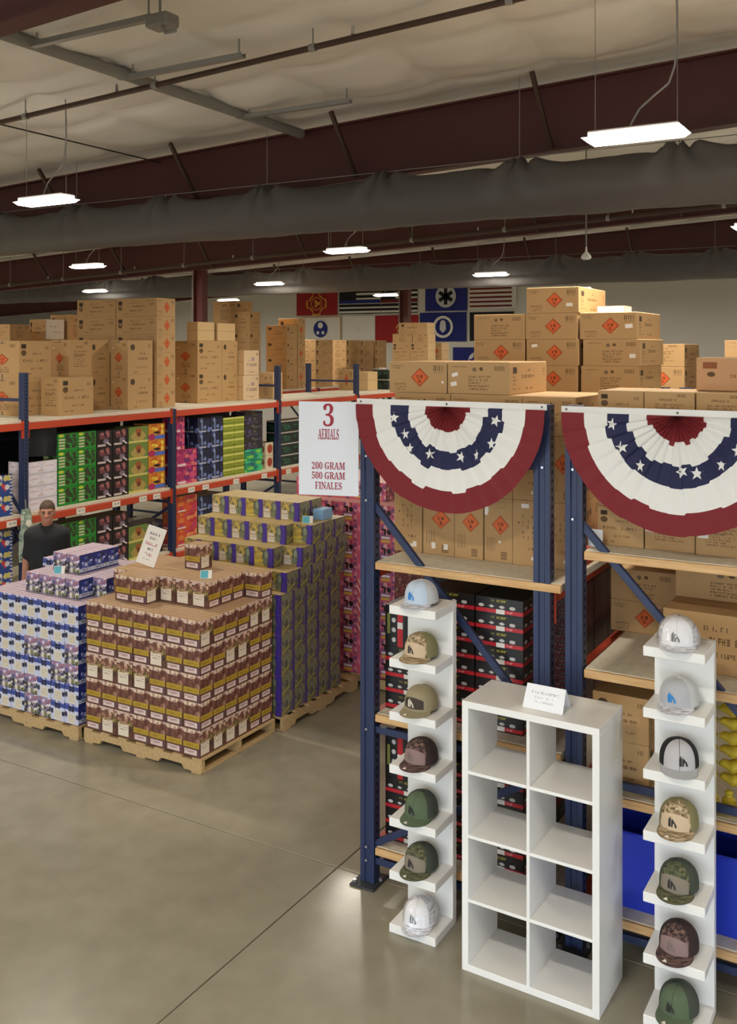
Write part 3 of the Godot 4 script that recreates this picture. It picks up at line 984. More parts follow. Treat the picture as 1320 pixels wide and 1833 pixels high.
func overhead() -> void:
	var st: SurfaceTool
	# tapered steel frames
	for k in FRAMES.size():
		var z: float = FRAMES[k]
		var t := thing("roof_girder", Vector3(0, 0, z))
		tag(t, "dark red steel roof girder " + FRAME_WORDS[k], "girder", "roof girders", "structure")
		for run in [[-38.0, 7.0], [7.0, 11.0]]:
			var a: float = run[0]
			var b: float = run[1]
			for e in [["web", 0.005, 0.11, 0.787], ["flange", 0.087, 0.787, 0.807], ["flange", 0.087, 0.09, 0.11]]:
				st = start()
				var h: float = e[1]
				var p := []
				for s in [[a, e[3]], [b, e[3]], [b, e[2]], [a, e[2]]]:
					p.append(Vector3(s[0], roof_y(s[0]) - s[1], 0))
				var o := Vector3(0, 0, h)
				quad(st, p[0] + o, p[1] + o, p[2] + o, p[3] + o)
				quad(st, p[1] - o, p[0] - o, p[3] - o, p[2] - o)
				quad(st, p[3] + o, p[2] + o, p[2] - o, p[3] - o)
				quad(st, p[0] - o, p[1] - o, p[1] + o, p[0] + o)
				part(e[0], st.commit(), t, M.steel_red)
		var x := -37.11
		while x < 7.0:
			st = start()
			bar(st, Vector3(x, roof_y(x) - 0.1, 0.61), Vector3(x + 0.016, roof_y(x) - 0.77, 0.08), 0.043, 0.043)
			part("flange_brace", st.commit(), t, M.pipe_brown)
			x += 2.4
	# columns
	for c in [[-13.46, -15.9, "beside tall cartons"], [-11.78, -21.96, "in front of the flags"], [-28.3, -15.9, "far across the hall"]]:
		var h := roof_y(c[0]) - 0.81
		var t := thing("steel_column", Vector3(c[0], 0, c[1]))
		tag(t, "dark red steel H-section column standing " + c[2], "column", "", "structure")
		st = start()
		bevelled(st, Vector3(-0.12, 0, -0.09), Vector3(-0.11, h, 0.09), 0.002)
		part("flange", st.commit(), t, M.steel_red_light)
		st = start()
		bevelled(st, Vector3(0.11, 0, -0.09), Vector3(0.12, h, 0.09), 0.002)
		part("flange", st.commit(), t, M.steel_red_light)
		st = start()
		cuboid(st, Vector3(-0.11, 0, -0.004), Vector3(0.11, h, 0.004))
		part("web", st.commit(), t, M.steel_red_light)
		st = start()
		rod(st, Vector3(-0.135, 0, 0.1), Vector3(-0.135, h, 0.1), 0.013)
		part("conduit", st.commit(), t, M.wire)
	# cloth air ducts
	for d in [[-9.43, 0, "long sagging grey fabric air duct nearest the front"], [-19.68, 3, "grey fabric air duct farther back above the flags"]]:
		var t := thing("fabric_duct", Vector3(0, 5.02, d[0]))
		tag(t, d[2], "duct", "fabric air ducts")
		var ns := FastNoiseLite.new()
		ns.seed = 31 + d[1]
		ns.frequency = 0.5
		var f := func(u: float, v: float) -> Vector3:
			var x := lerpf(-36.5, 6.5, u)
			var th := TAU * v
			var up := maxf(0.0, cos(th))
			var ph := fposmod(x + 2.9, 1.614) - 0.807
			var near := exp(-ph * ph / 0.031)
			var wide := exp(-ph * ph / 0.186)
			var fold := sin(7.0 * atan2(ph, 0.09 + 0.7 * (1.0 - cos(th)) * 0.5)) * wide * (0.5 + 0.5 * cos(th)) * 0.05
			var r := 0.284 + 0.026 * ns.get_noise_2d(x * 1.3, sin(th) * 2.0) - 0.035 * up * (1.0 - wide) + fold
			return Vector3(x, r * cos(th) * 1.0 + 0.024 * near * up, r * sin(th) * 0.92)
		st = start()
		sheet(st, 900, 32, f, true)
		part("sleeve", st.commit(), t, M.duct_cloth)
		st = start()
		rod(st, Vector3(-36.5, 0.345, 0), Vector3(6.5, 0.345, 0), 0.005, 0.005, 6)
		part("support_wire", st.commit(), t, M.wire)
		var x := -36.0
		while x < 6.4:
			st = start()
			rod(st, Vector3(x, 0.28, 0), Vector3(x, 0.355, 0), 0.008, 0.008, 6)
			part("hanger", st.commit(), t, M.wire)
			if int(round((x + 36.0) / 1.614)) % 2 == 0:
				st = start()
				rod(st, Vector3(x, 0.345, 0), Vector3(x, roof_y(x) - 5.02, 0), 0.004, 0.004, 5)
				part("drop_wire", st.commit(), t, M.wire)
			x += 1.614
	# sprinkler mains run with the slope of the roof
	for s in [[-6.9, 0.262, 0.027, "slim dark sprinkler pipe below the quilted ceiling", 0.0], [-15.54, 0.72, 0.04, "dark pipe running low behind the first air duct", 0.5]]:
		var t := thing("sprinkler_pipe", Vector3(0, 0, s[0]))
		tag(t, s[3], "pipe", "sprinkler pipes")
		st = start()
		rod(st, Vector3(-37.5, roof_y(-37.5) - s[1], 0), Vector3(7, roof_y(7) - s[1], 0), s[2], s[2], 12)
		part("pipe", st.commit(), t, M.pipe_brown)
		var x := -37.0
		while x < 6.8:
			st = start()
			rod(st, Vector3(x, roof_y(x) - s[1], 0), Vector3(x, roof_y(x) - 0.02, 0), 0.007, 0.007, 6)
			rod(st, Vector3(x - 0.03, roof_y(x) - s[1], 0), Vector3(x + 0.03, roof_y(x) - s[1], 0), s[2] + 0.008, s[2] + 0.008, 12)
			part("hanger", st.commit(), t, M.galvanised)
			x += 1.8
		x = -36.6
		while x < 6.8:
			st = start()
			rod(st, Vector3(x, roof_y(x) - s[1] + 0.03, 0), Vector3(x, roof_y(x) - s[1] + 0.1, 0), 0.018, 0.012, 8)
			part("sprinkler_head", st.commit(), t, M.bolt)
			x += 2.7
	# round grey tube along the hall with strut channels
	var tb := thing("heater_tube", Vector3(-6.64, 0, 0))
	tag(tb, "round grey tube slung under the ceiling towards the girder", "tube")
	st = start()
	rod(st, Vector3(0, 5.99, 2.4), Vector3(0, 5.99, -9.7), 0.059, 0.059, 18)
	part("tube", st.commit(), tb, M.tube_grey)
	for z in [-4.7, -6.7, -8.5]:
		st = start()
		rod(st, Vector3(0, 5.99, z - 0.016), Vector3(0, 5.99, z + 0.016), 0.066, 0.066, 18)
		part("clamp", st.commit(), tb, M.galvanised)
		st = start()
		rod(st, Vector3(0, 6.02, z), Vector3(0, roof_y(-6.64) - 0.03, z), 0.008, 0.008, 6)
		part("hanger", st.commit(), tb, M.galvanised)
	for s in [[-6.69, "middle"], [-8.47, "far"], [-5.57, "near"]]:
		var t := thing("strut_channel", Vector3(-6.53, 5.91, s[0]))
		tag(t, "pale steel strut channel reaching sideways from the %s stretch of the grey tube" % s[1], "strut", "strut channels")
		st = start()
		cuboid(st, Vector3(0, 0, -0.03), Vector3(1.35, 0.006, 0.03))
		cuboid(st, Vector3(0, 0.006, -0.03), Vector3(1.35, 0.045, -0.026))
		cuboid(st, Vector3(0, 0.006, 0.026), Vector3(1.35, 0.045, 0.03))
		part("channel", st.commit(), t, M.galvanised)
		st = start()
		rod(st, Vector3(1.3, 0.0, 0), Vector3(1.3, roof_y(-5.2) - 5.93, 0), 0.008, 0.008, 6)
		part("hanger", st.commit(), t, M.galvanised)
		st = start()
		rod(st, Vector3(0.05, 0.0, 0), Vector3(0.05, roof_y(-6.5) - 5.93, 0), 0.008, 0.008, 6)
		part("hanger", st.commit(), t, M.galvanised)
	var un := thing("burner_unit", Vector3(-5.05, 5.8, -5.5))
	tag(un, "small grey burner unit bolted to the near strut channel end", "heater unit")
	st = start()
	bevelled(st, Vector3(-0.09, 0, -0.08), Vector3(0.13, 0.1, 0.08), 0.016)
	part("housing", st.commit(), un, M.tube_grey)
	st = start()
	tube(st, [Vector3(0.05, 0.02, 0.05), Vector3(0.1, -0.06, 0.05), Vector3(0.2, -0.06, 0.05)], 0.014)
	part("elbow_pipe", st.commit(), un, M.galvanised)
	st = start()
	rod(st, Vector3(0, 0.1, 0), Vector3(0, roof_y(-5.05) - 5.83, 0), 0.01, 0.01, 6)
	part("hanger", st.commit(), un, M.galvanised)
	st = start()
	rod(st, Vector3(-8.9, 5.86, 3.2), Vector3(-8.9, 5.86, -9.7), 0.009, 0.009, 6)
	tag(solo("ceiling_cable", st.commit(), Vector3.ZERO, M.cable_dark), "thin black cable strung below the ceiling facing", "cable")
	# pendant sensor
	var se := thing("pendant_sensor", Vector3(-3.77, 4.5, -11.8))
	tag(se, "white domed sensor hanging on a thin rod below the duct", "sensor")
	st = start()
	var prof := [Vector2(0.0, 0.0), Vector2(0.043, 0.0), Vector2(0.066, 0.02), Vector2(0.059, 0.047), Vector2(0.031, 0.08), Vector2(0.014, 0.1), Vector2(0.0095, 0.16)]
	lathe(st, prof, 18)
	part("dome", st.commit(), se, M.white_edge)
	st = start()
	rod(st, Vector3(0, 0.14, 0), Vector3(0, roof_y(-3.77) - 4.53, 0), 0.009, 0.009, 8)
	part("rod", st.commit(), se, M.wire)


func lathe(st: SurfaceTool, prof: Array, n: int) -> void:
	# prof: radius, height, from the bottom up
	for j in prof.size() - 1:
		var a: Vector2 = prof[j]
		var b: Vector2 = prof[j + 1]
		for k in n:
			var p := TAU * k / n
			var q := TAU * (k + 1) / n
			var e := Vector3(sin(p), 0, cos(p))
			var f := Vector3(sin(q), 0, cos(q))
			quad(st, e * a.x + Vector3.UP * a.y, f * a.x + Vector3.UP * a.y, f * b.x + Vector3.UP * b.y, e * b.x + Vector3.UP * b.y)


# ------------------------------------------------------------------ lamps
func lamps() -> void:
	var st := start()
	bevelled(st, Vector3(-0.33, 0.0, -0.1), Vector3(0.33, 0.052, 0.1), 0.01)
	var body := st.commit()
	st = start()
	# lens with sloping ends
	var lo := [Vector3(-0.33, -0.034, -0.09), Vector3(0.33, -0.034, -0.09), Vector3(0.33, -0.034, 0.09), Vector3(-0.33, -0.034, 0.09)]
	var hi := [Vector3(-0.37, 0.0, -0.125), Vector3(0.37, 0.0, -0.125), Vector3(0.37, 0.0, 0.125), Vector3(-0.37, 0.0, 0.125)]
	for k in 4:
		var j := (k + 1) % 4
		quad(st, lo[j], lo[k], hi[k], hi[j])
	quad(st, lo[0], lo[1], lo[2], lo[3])
	var lens := st.commit()
	var depth := ["in the row behind the viewer", "in the row over the counter", "in the first row", "in the second row", "in the third row", "in the last row by the flags"]
	var along := ["by the side wall", "above the racks", "above the aisle", "beyond the long rack", "over far bays", "at the far wall"]
	for i in LAMP_X.size():
		for j in LAMP_Z.size():
			var p := Vector3(LAMP_X[i], LAMP_Y, LAMP_Z[j])
			var t := thing("high_bay_lamp", p)
			tag(t, "linear lamp on wires %s, %s" % [depth[j], along[i]], "lamp", "high bay lamps")
			part("housing", body, t, M.lamp_body)
			part("lens", lens, t, M.lamp_glow)
			for s in [-1, 1]:
				st = start()
				rod(st, Vector3(0.3 * s, 0.05, 0), Vector3(0.3 * s, roof_y(p.x) - p.y - 0.05, 0), 0.003, 0.003, 5)
				part("hanging_wire", st.commit(), t, M.wire)
			st = start()
			var top := roof_y(p.x) - p.y - 0.06
			tube(st, [Vector3(-0.04, 0.05, 0), Vector3(-0.03, 0.09, 0), Vector3(0.03, 0.19, 0), Vector3(0.13, 0.27, 0), Vector3(0.24, 0.35, 0), Vector3(0.28, 0.46, 0), Vector3(0.3, 0.6, 0), Vector3(0.3, 0.8, 0), Vector3(0.29, top, 0)], 0.008, 6)
			part("power_cord", st.commit(), t, M.wire)
			var l := AreaLight3D.new()
			l.name = "glow"
			l.area_size = Vector2(0.66, 0.18)
			l.light_energy = LAMP_ENERGY
			l.light_color = LAMP_COLOR
			l.shadow_enabled = true
			l.set("area_range", 60.0)
			t.add_child(l)
			l.position = Vector3(0, -0.04, 0)
			l.rotation.x = -PI / 2


# ------------------------------------------------------------------ pallet racks
func upright(rack: Node3D, x0: float, x1: float, z: float, h: float, shown := true, low_diagonal := true) -> void:
	# one braced end frame: posts at x0 and x1 (outer faces), front face at z
	var poly := PackedVector2Array([Vector2(0, 0), Vector2(0.03, 0), Vector2(0.036, 0.009), Vector2(0.064, 0.009), Vector2(0.07, 0), Vector2(0.1, 0), Vector2(0.1, 0.075), Vector2(0.0, 0.075)])
	var key := "post%.2f" % h
	if not meshes.has(key):
		var s := start()
		prism(s, poly, 0.0, h, Transform3D(Basis(Vector3(1, 0, 0), Vector3(0, 0, -1), Vector3(0, 1, 0)), Vector3.ZERO))
		meshes[key] = s.commit()
		s = start()
		var y := 0.12
		while y < h - 0.04:
			for x in [-0.0008, 0.0998]:
				cuboid(s, Vector3(x, y, -0.05), Vector3(x + 0.001, y + 0.022, -0.028))
			y += 0.05
		meshes["slots" + key] = s.commit()
		s = start()
		bevelled(s, Vector3(-0.04, 0, -0.14), Vector3(0.1 + 0.035, 0.012, 0.07), 0.003)
		meshes["foot"] = s.commit()
		s = start()
		rod(s, Vector3(0, 0, 0), Vector3(0, 0.016, 0), 0.014, 0.012, 6)
		meshes["nut"] = s.commit()
	for x in [x0, x1 - 0.1]:
		var at := Vector3(x, 0, z)
		part("post", meshes[key], rack, M.rack_blue, at)
		var sl := part("slot_row", meshes["slots" + key], rack, M.slot_dark, at)
		sl.set_meta("kind", "stuff")
		var fp := part("foot_plate", meshes["foot"], rack, M.plate_grey, at)
		part("nut", meshes["nut"], fp, M.bolt, Vector3(-0.02, 0.012, 0.035))
		part("nut", meshes["nut"], fp, M.bolt, Vector3(0.115, 0.012, -0.06))
	var a := x0 + 0.06
	var b := x1 - 0.06
	var lines := [[a, 2.43, b, 1.2], [a, 0.98, b, 0.98], [a, 0.15, b, 0.15]]
	if low_diagonal: lines.append([a, 0.235, b, 0.92])
	if h > 2.9: lines.append([a, h - 0.36, b, h - 0.36])
	for l in lines:
		var st := start()
		bar(st, Vector3(l[0], l[1], z - 0.035), Vector3(l[2], l[3], z - 0.035), 0.032, 0.042, 0.003)
		part("brace", st.commit(), rack, M.rack_blue)
		if shown:
			for e in 2:
				var q := start()
				var x: float = l[e * 2] + (-0.015 if e == 0 else 0.015)
				rod(q, Vector3(x, l[e * 2 + 1], z - 0.002), Vector3(x, l[e * 2 + 1], z + 0.007), 0.009, 0.008, 6)
				part("bolt", q.commit(), rack, M.bolt)


func beam(rack: Node3D, x: float, side: float, y: float, za: float, zb: float, tags := []) -> void:
	# red step beam from za to zb (za nearer), end plates with it
	var st := start()
	bevelled(st, Vector3(x - 0.025, y - 0.09, zb), Vector3(x + 0.025, y, za), 0.004)
	cuboid(st, Vector3(x - 0.027 + side * 0.012, y - 0.2, za - 0.004), Vector3(x + 0.027 + side * 0.012, y + 0.03, za))
	cuboid(st, Vector3(x - 0.027 + side * 0.012, y - 0.2, zb), Vector3(x + 0.027 + side * 0.012, y + 0.03, zb + 0.004))
	var o := part("beam", st.commit(), rack, M.beam_red)
	for z in tags:
		part("price_tag", price_card(), o, M.price_print, Vector3(x + 0.027 * side, y - 0.045, z), Vector3(0, PI / 2 * side, 0))


func price_card() -> Mesh:
	if not meshes.has("price"):
		var s := start()
		quad(s, Vector3(-0.08, -0.04, 0.001), Vector3(0.08, -0.04, 0.001), Vector3(0.08, 0.04, 0.001), Vector3(-0.08, 0.04, 0.001))
		quad(s, Vector3(0.08, -0.04, 0), Vector3(-0.08, -0.04, 0), Vector3(-0.08, 0.04, 0), Vector3(0.08, 0.04, 0))
		meshes["price"] = s.commit()
	return meshes["price"]


func rack_row(label: String, x0: float, x1: float, zs: Array, hs: Array, levels: Array, boards: Array, edge: bool, tags := {}) -> Node3D:
	var r := thing("pallet_rack", Vector3.ZERO)
	tag(r, label, "rack", "pallet racks")
	for k in zs.size():
		upright(r, x0, x1, zs[k], hs[k], k == 0, x0 < -2.0)
	for k in zs.size() - 1:
		for y in levels:
			var za: float = zs[k] - 0.078
			var zb: float = zs[k + 1] + 0.002
			beam(r, x0 + 0.03, -1.0, y - 0.046, za, zb)
			beam(r, x1 - 0.03, 1.0, y - 0.046, za, zb, tags.get("%d,%d" % [k, levels.find(y)], []))
			var st := start()
			var zf: float = za + (0.06 if edge and k == 0 else 0.0)
			bevelled(st, Vector3(boards[0], y - 0.045, zb), Vector3(boards[1], y, zf), 0.003)
			var o := part("shelf_board", st.commit(), r, M.board)
			if edge and k == 0:
				st = start()
				bevelled(st, Vector3(boards[0], y - 0.05, zf), Vector3(boards[1], y - 0.004, zf + 0.022), 0.003)
				part("nosing", st.commit(), o, M.pine)
	return r


func rack_rows() -> void:
	rack_row("blue and red steel rack behind the first bunting", -3.16, -1.90, [-5.283, -8.1, -10.92], [3.07, 3.07, 3.07], [2.05, 1.09, 0.25], [-3.05, -1.835], true)
	rack_row("blue and red steel rack behind the second bunting", -1.81, -0.55, [-5.283, -8.1, -10.92], [3.07, 3.07, 3.07], [2.26, 1.6, 0.925, 0.26], [-1.70, -0.48], true)
	rack_row("long blue and orange rack behind the man, stocked with colourful boxes", -11.59, -10.30, [-5.8, -8.64, -11.5, -14.33, -17.1, -19.95, -22.8], [3.07, 3.07, 2.44, 3.07, 3.07, 2.44, 2.44], [2.455, 1.215, 0.22], [-11.56, -10.345], false,
		{"0,1": [-8.45, -7.9], "1,1": [-9.62, -10.3, -10.85, -11.15], "2,1": [-11.95, -12.3, -13.1, -13.9], "3,1": [-14.65, -15.2]})
	rack_row("blue and orange rack in the row behind the long rack, nearer run", -14.05, -12.76, [-5.8, -8.64, -11.5, -14.33], [2.44, 2.44, 2.44, 2.44], [2.455, 1.215], [-14.02, -12.8], false)
	rack_row("blue and orange rack in the row behind, beyond the column", -14.05, -12.76, [-16.5, -19.35, -22.2, -25.05], [2.44, 2.44, 2.44, 2.44], [2.455, 1.215], [-14.02, -12.8], false)


# ------------------------------------------------------------------ stacks on wooden pallets
func pallet(label: String, x0: float, x1: float, zf: float, zb: float, along_x: bool) -> void:
	var t := thing("wooden_pallet", Vector3((x0 + x1) / 2, 0, (zf + zb) / 2), 0.0 if along_x else PI / 2)
	tag(t, label, "pallet", "wooden pallets")
	var l := (x1 - x0) if along_x else (zf - zb)
	var w := (zf - zb) if along_x else (x1 - x0)
	var a := l / 2
	var poly := PackedVector2Array([Vector2(-a, 0.016), Vector2(-a * 0.72, 0.016), Vector2(-a * 0.68, 0.052), Vector2(-a * 0.34, 0.052), Vector2(-a * 0.3, 0.016), Vector2(a * 0.3, 0.016), Vector2(a * 0.34, 0.052), Vector2(a * 0.68, 0.052), Vector2(a * 0.72, 0.016), Vector2(a, 0.016), Vector2(a, 0.106), Vector2(-a, 0.106)])
	for s in [-1, 0, 1]:
		var st := start()
		prism(st, poly, s * (w / 2 - 0.02) - 0.019, s * (w / 2 - 0.02) + 0.019)
		part("stringer", st.commit(), t, M.pallet_wood)
	for k in 7:
		var x := lerpf(-a + 0.05, a - 0.05, k / 6.0)
		part("deck_board", box_mesh(0.1, 0.017, w + 0.004 * (k % 3), 0.002), t, M.pallet_wood, Vector3(x, 0.107, 0))
	for k in 3:
		part("bottom_board", box_mesh(0.1, 0.015, w, 0.002), t, M.pallet_wood, Vector3((k - 1) * (a - 0.06), 0.0005, 0))


func crate_stack(called: String, what: String, group: String, cells: Dictionary, size: Vector3, at: Vector3, mesh_of: Callable, shift := {}) -> void:
	# cells: Vector3i(column, layer, row) -> true
	for c in cells:
		var j := Vector3(rng.randf_range(-0.002, 0.002), 0, rng.randf_range(-0.002, 0.002))
		var off: float = shift.get(Vector2i(c.x, c.y), shift.get(Vector2i(-1, c.y), 0.0))
		var p := at + Vector3((c.x + 0.5) * size.x, c.y * size.y, -(c.z + 0.5) * size.z + off) + j
		var o := solo(called, mesh_of.call(c), p)
		tag(o, "%s, %s layer, %s row, %s column" % [what, ORD[c.y], ORD[c.z], ORD[c.x]], "box", group)


func floor_stacks() -> void:
	var cells := {}
	# gold-banded boxes, middle pallet
	pallet("wooden pallet under the gold-banded brown boxes", -6.34, -5.03, -5.955, -6.945, true)
	var s := Vector3(0.1814, 0.218, 0.1617)
	var e := Vector3(0.003, 0.001, 0.003)
	for i in 7:
		for k in 5:
			for j in 6: cells[Vector3i(i, k, j)] = true
		for j in range(2, 6):
			if i < 6: cells[Vector3i(i, 5, j)] = true
	cells[Vector3i(1, 5, 1)] = true
	cells[Vector3i(2, 5, 1)] = true
	cells[Vector3i(6, 5, 5)] = true
	cells[Vector3i(3, 6, 4)] = true
	var white_label := {}
	for c in [[4, 3, 0], [0, 2, 0], [1, 2, 0], [2, 2, 0], [3, 2, 0], [1, 0, 0], [2, 0, 0], [3, 5, 2], [4, 5, 2], [5, 5, 2]]: white_label[Vector3i(c[0], c[1], c[2])] = 1
	for c in [[6, 4, 0], [6, 4, 4], [6, 4, 5], [6, 3, 2], [6, 3, 3], [6, 0, 0], [6, 0, 1], [6, 0, 2], [6, 0, 3], [2, 5, 1], [3, 6, 4]]: white_label[Vector3i(c[0], c[1], c[2])] = white_label.get(Vector3i(c[0], c[1], c[2]), 0) + 2
	crate_stack("gold_banded_box", "gold-banded brown box on middle pallet", "gold-banded boxes", cells, s, Vector3(-6.325, 0.125, -5.965), func(c: Vector3i) -> Mesh:
		var w: int = white_label.get(c, 0)
		return printed(s.x - e.x, s.y - e.y, s.z - e.z, "gold_1" if w & 1 else "gold_0", "gold_1" if w & 2 else "gold_0", "gold_top"))
	# blue and white boxes, left pallet
	cells = {}
	pallet("wooden pallet under the blue and white boxes", -7.66, -6.38, -5.93, -6.95, true)
	var sb := Vector3(0.172, 0.172, 0.165)
	for i in 7:
		for k in 6:
			for j in 6: cells[Vector3i(i, k, j)] = true
		for j in range(1, 6):
			if i >= 2 and i <= 5 or i == 6 and j >= 2 or i < 2 and j > 3: cells[Vector3i(i, 6, j)] = true
	for i in [3, 4]:
		for j in [2, 3, 4]: cells[Vector3i(i, 7, j)] = true
	var mixed := {}
	for c in [[3, 3], [4, 3], [6, 3], [5, 2], [6, 2], [0, 1], [1, 1], [2, 1], [3, 1], [3, 0], [4, 0], [2, 6], [3, 6], [4, 6], [5, 6], [6, 6], [3, 7], [4, 7]]: mixed[Vector2i(c[0], c[1])] = true
	crate_stack("blue_white_box", "blue and white box before the man", "blue and white boxes", cells, sb, Vector3(-7.606, 0.125, -5.95), func(c: Vector3i) -> Mesh:
		return printed(sb.x - 0.003, sb.y - 0.001, sb.z - 0.003, "blue_1" if mixed.has(Vector2i(c.x, c.y)) else "blue_0", "blue_side", "blue_top"))
	# purple and olive boxes, stepped stack
	cells = {}
	pallet("wooden pallet under the stepped purple boxes", -6.28, -4.97, -6.99, -8.26, false)
	var sp := Vector3(0.21, 0.18, 0.2)
	for i in 6:
		for j in 5:
			for k in 6: cells[Vector3i(i, k, j)] = true
			if j < 5: cells[Vector3i(i, 6, j)] = true
			if j < 4 or i < 5: cells[Vector3i(i, 7, j)] = j < 4
			if j < 3: cells[Vector3i(i, 8, j)] = true
			if j < 2 and i < 5: cells[Vector3i(i, 9, j)] = true
	for c in cells.keys():
		if not cells[c]: cells.erase(c)
	var shift := {Vector2i(-1, 6): -0.09, Vector2i(-1, 7): -0.17, Vector2i(5, 7): -0.34, Vector2i(-1, 8): -0.37, Vector2i(5, 8): -0.49, Vector2i(-1, 9): -0.59}
	crate_stack("purple_olive_box", "purple and olive box on the stepped stack", "purple and olive boxes", cells, sp, Vector3(-6.27, 0.125, -6.995), func(c: Vector3i) -> Mesh:
		return printed(sp.x - 0.003, sp.y - 0.001, sp.z - 0.003, "purple_1" if (c.x * 5 + c.y * 3) % 4 == 1 else "purple_0", "purple_side", "purple_top"), shift)
	# pink and red boxes farther back
	cells = {}
	pallet("wooden pallet under the pink and red boxes", -5.92, -4.58, -8.33, -9.4, true)
	var sk := Vector3(0.22, 0.19, 0.21)
	for i in 6:
		for j in 5:
			for k in 9: cells[Vector3i(i, k, j)] = true
			if j > 0 and i < 5: cells[Vector3i(i, 9, j)] = true
	crate_stack("pink_red_box", "pink and red box on the farthest pallet", "pink and red boxes", cells, sk, Vector3(-5.91, 0.125, -8.335), func(c: Vector3i) -> Mesh:
		return printed(sk.x - 0.003, sk.y - 0.001, sk.z - 0.003, "pink_striped" if c.x == 4 and c.y > 1 and c.y < 5 else "pink_front", "pink_side", "pink_top"))
	# notices and price cards on the stacks
	var n := thing("sale_notice", Vector3(-6.08, 1.448, -6.47), 0.02)
	tag(n, "white printed notice leaning on the gold-banded boxes", "sign")
	var st := start()
	quad(st, Vector3(-0.1, -0.17, 0.004), Vector3(0.1, -0.17, 0.004), Vector3(0.1, 0.17, 0.004), Vector3(-0.1, 0.17, 0.004))
	var tilt := Vector3(-0.32, 0.12, -0.2)
	part("print", st.commit(), n, M.notice_print, Vector3(0, 0.17, -0.04), tilt)
	part("board", box_mesh(0.204, 0.344, 0.006, 0.001), n, M.paper, Vector3(0, 0.17, -0.04) + Basis.from_euler(tilt) * Vector3(0, -0.172, 0), tilt)
	for c in [[-5.36, 1.434, -6.40, "gold-banded"], [-6.92, 1.33, -6.20, "blue and white"], [-5.1, 1.7455, -7.56, "purple"]]:
		var pc := thing("price_card", Vector3(c[0], c[1], c[2]), 0.5)
		tag(pc, "small teal and white price card on the %s boxes" % c[3], "price card", "teal price cards")
		st = start()
		bevelled(st, Vector3(-0.05, 0, -0.001), Vector3(0.05, 0.07, 0.001), 0.0004)
		part("card", st.commit(), pc, M.tag_white, Vector3.ZERO, Vector3(-0.3, 0, 0))
		st = start()
		quad(st, Vector3(-0.046, 0.004, 0.0016), Vector3(0.018, 0.004, 0.0016), Vector3(0.018, 0.066, 0.0016), Vector3(-0.046, 0.066, 0.0016))
		part("teal_panel", st.commit(), pc, M.tag_teal, Vector3.ZERO, Vector3(-0.3, 0, 0))
	tag(solo("light_blue_box", box_mesh(0.12, 0.1, 0.16, 0.003), Vector3(-5.12, 1.7455, -7.85), M.pale_blue), "small light blue box lying on the purple and olive stack", "box")


# ------------------------------------------------------------------ goods on the shelves
func column(what: String, tex: String, y0: float, rows: int, rh: float, z0: float, z1: float, depth := 0.3, xf := -10.40, where := "middle shelf", my := "ember_top") -> void:
	for k in rows:
		var o := solo(tex.replace("_goods", "_firework_box"), printed(depth, rh - 0.003, z0 - z1 - 0.005, tex, tex, my), Vector3(xf - depth / 2, y0 + k * rh, (z0 + z1) / 2))
		tag(o, "%s, long rack %s, %s up" % [what, where, ORD[k]], "box", what)


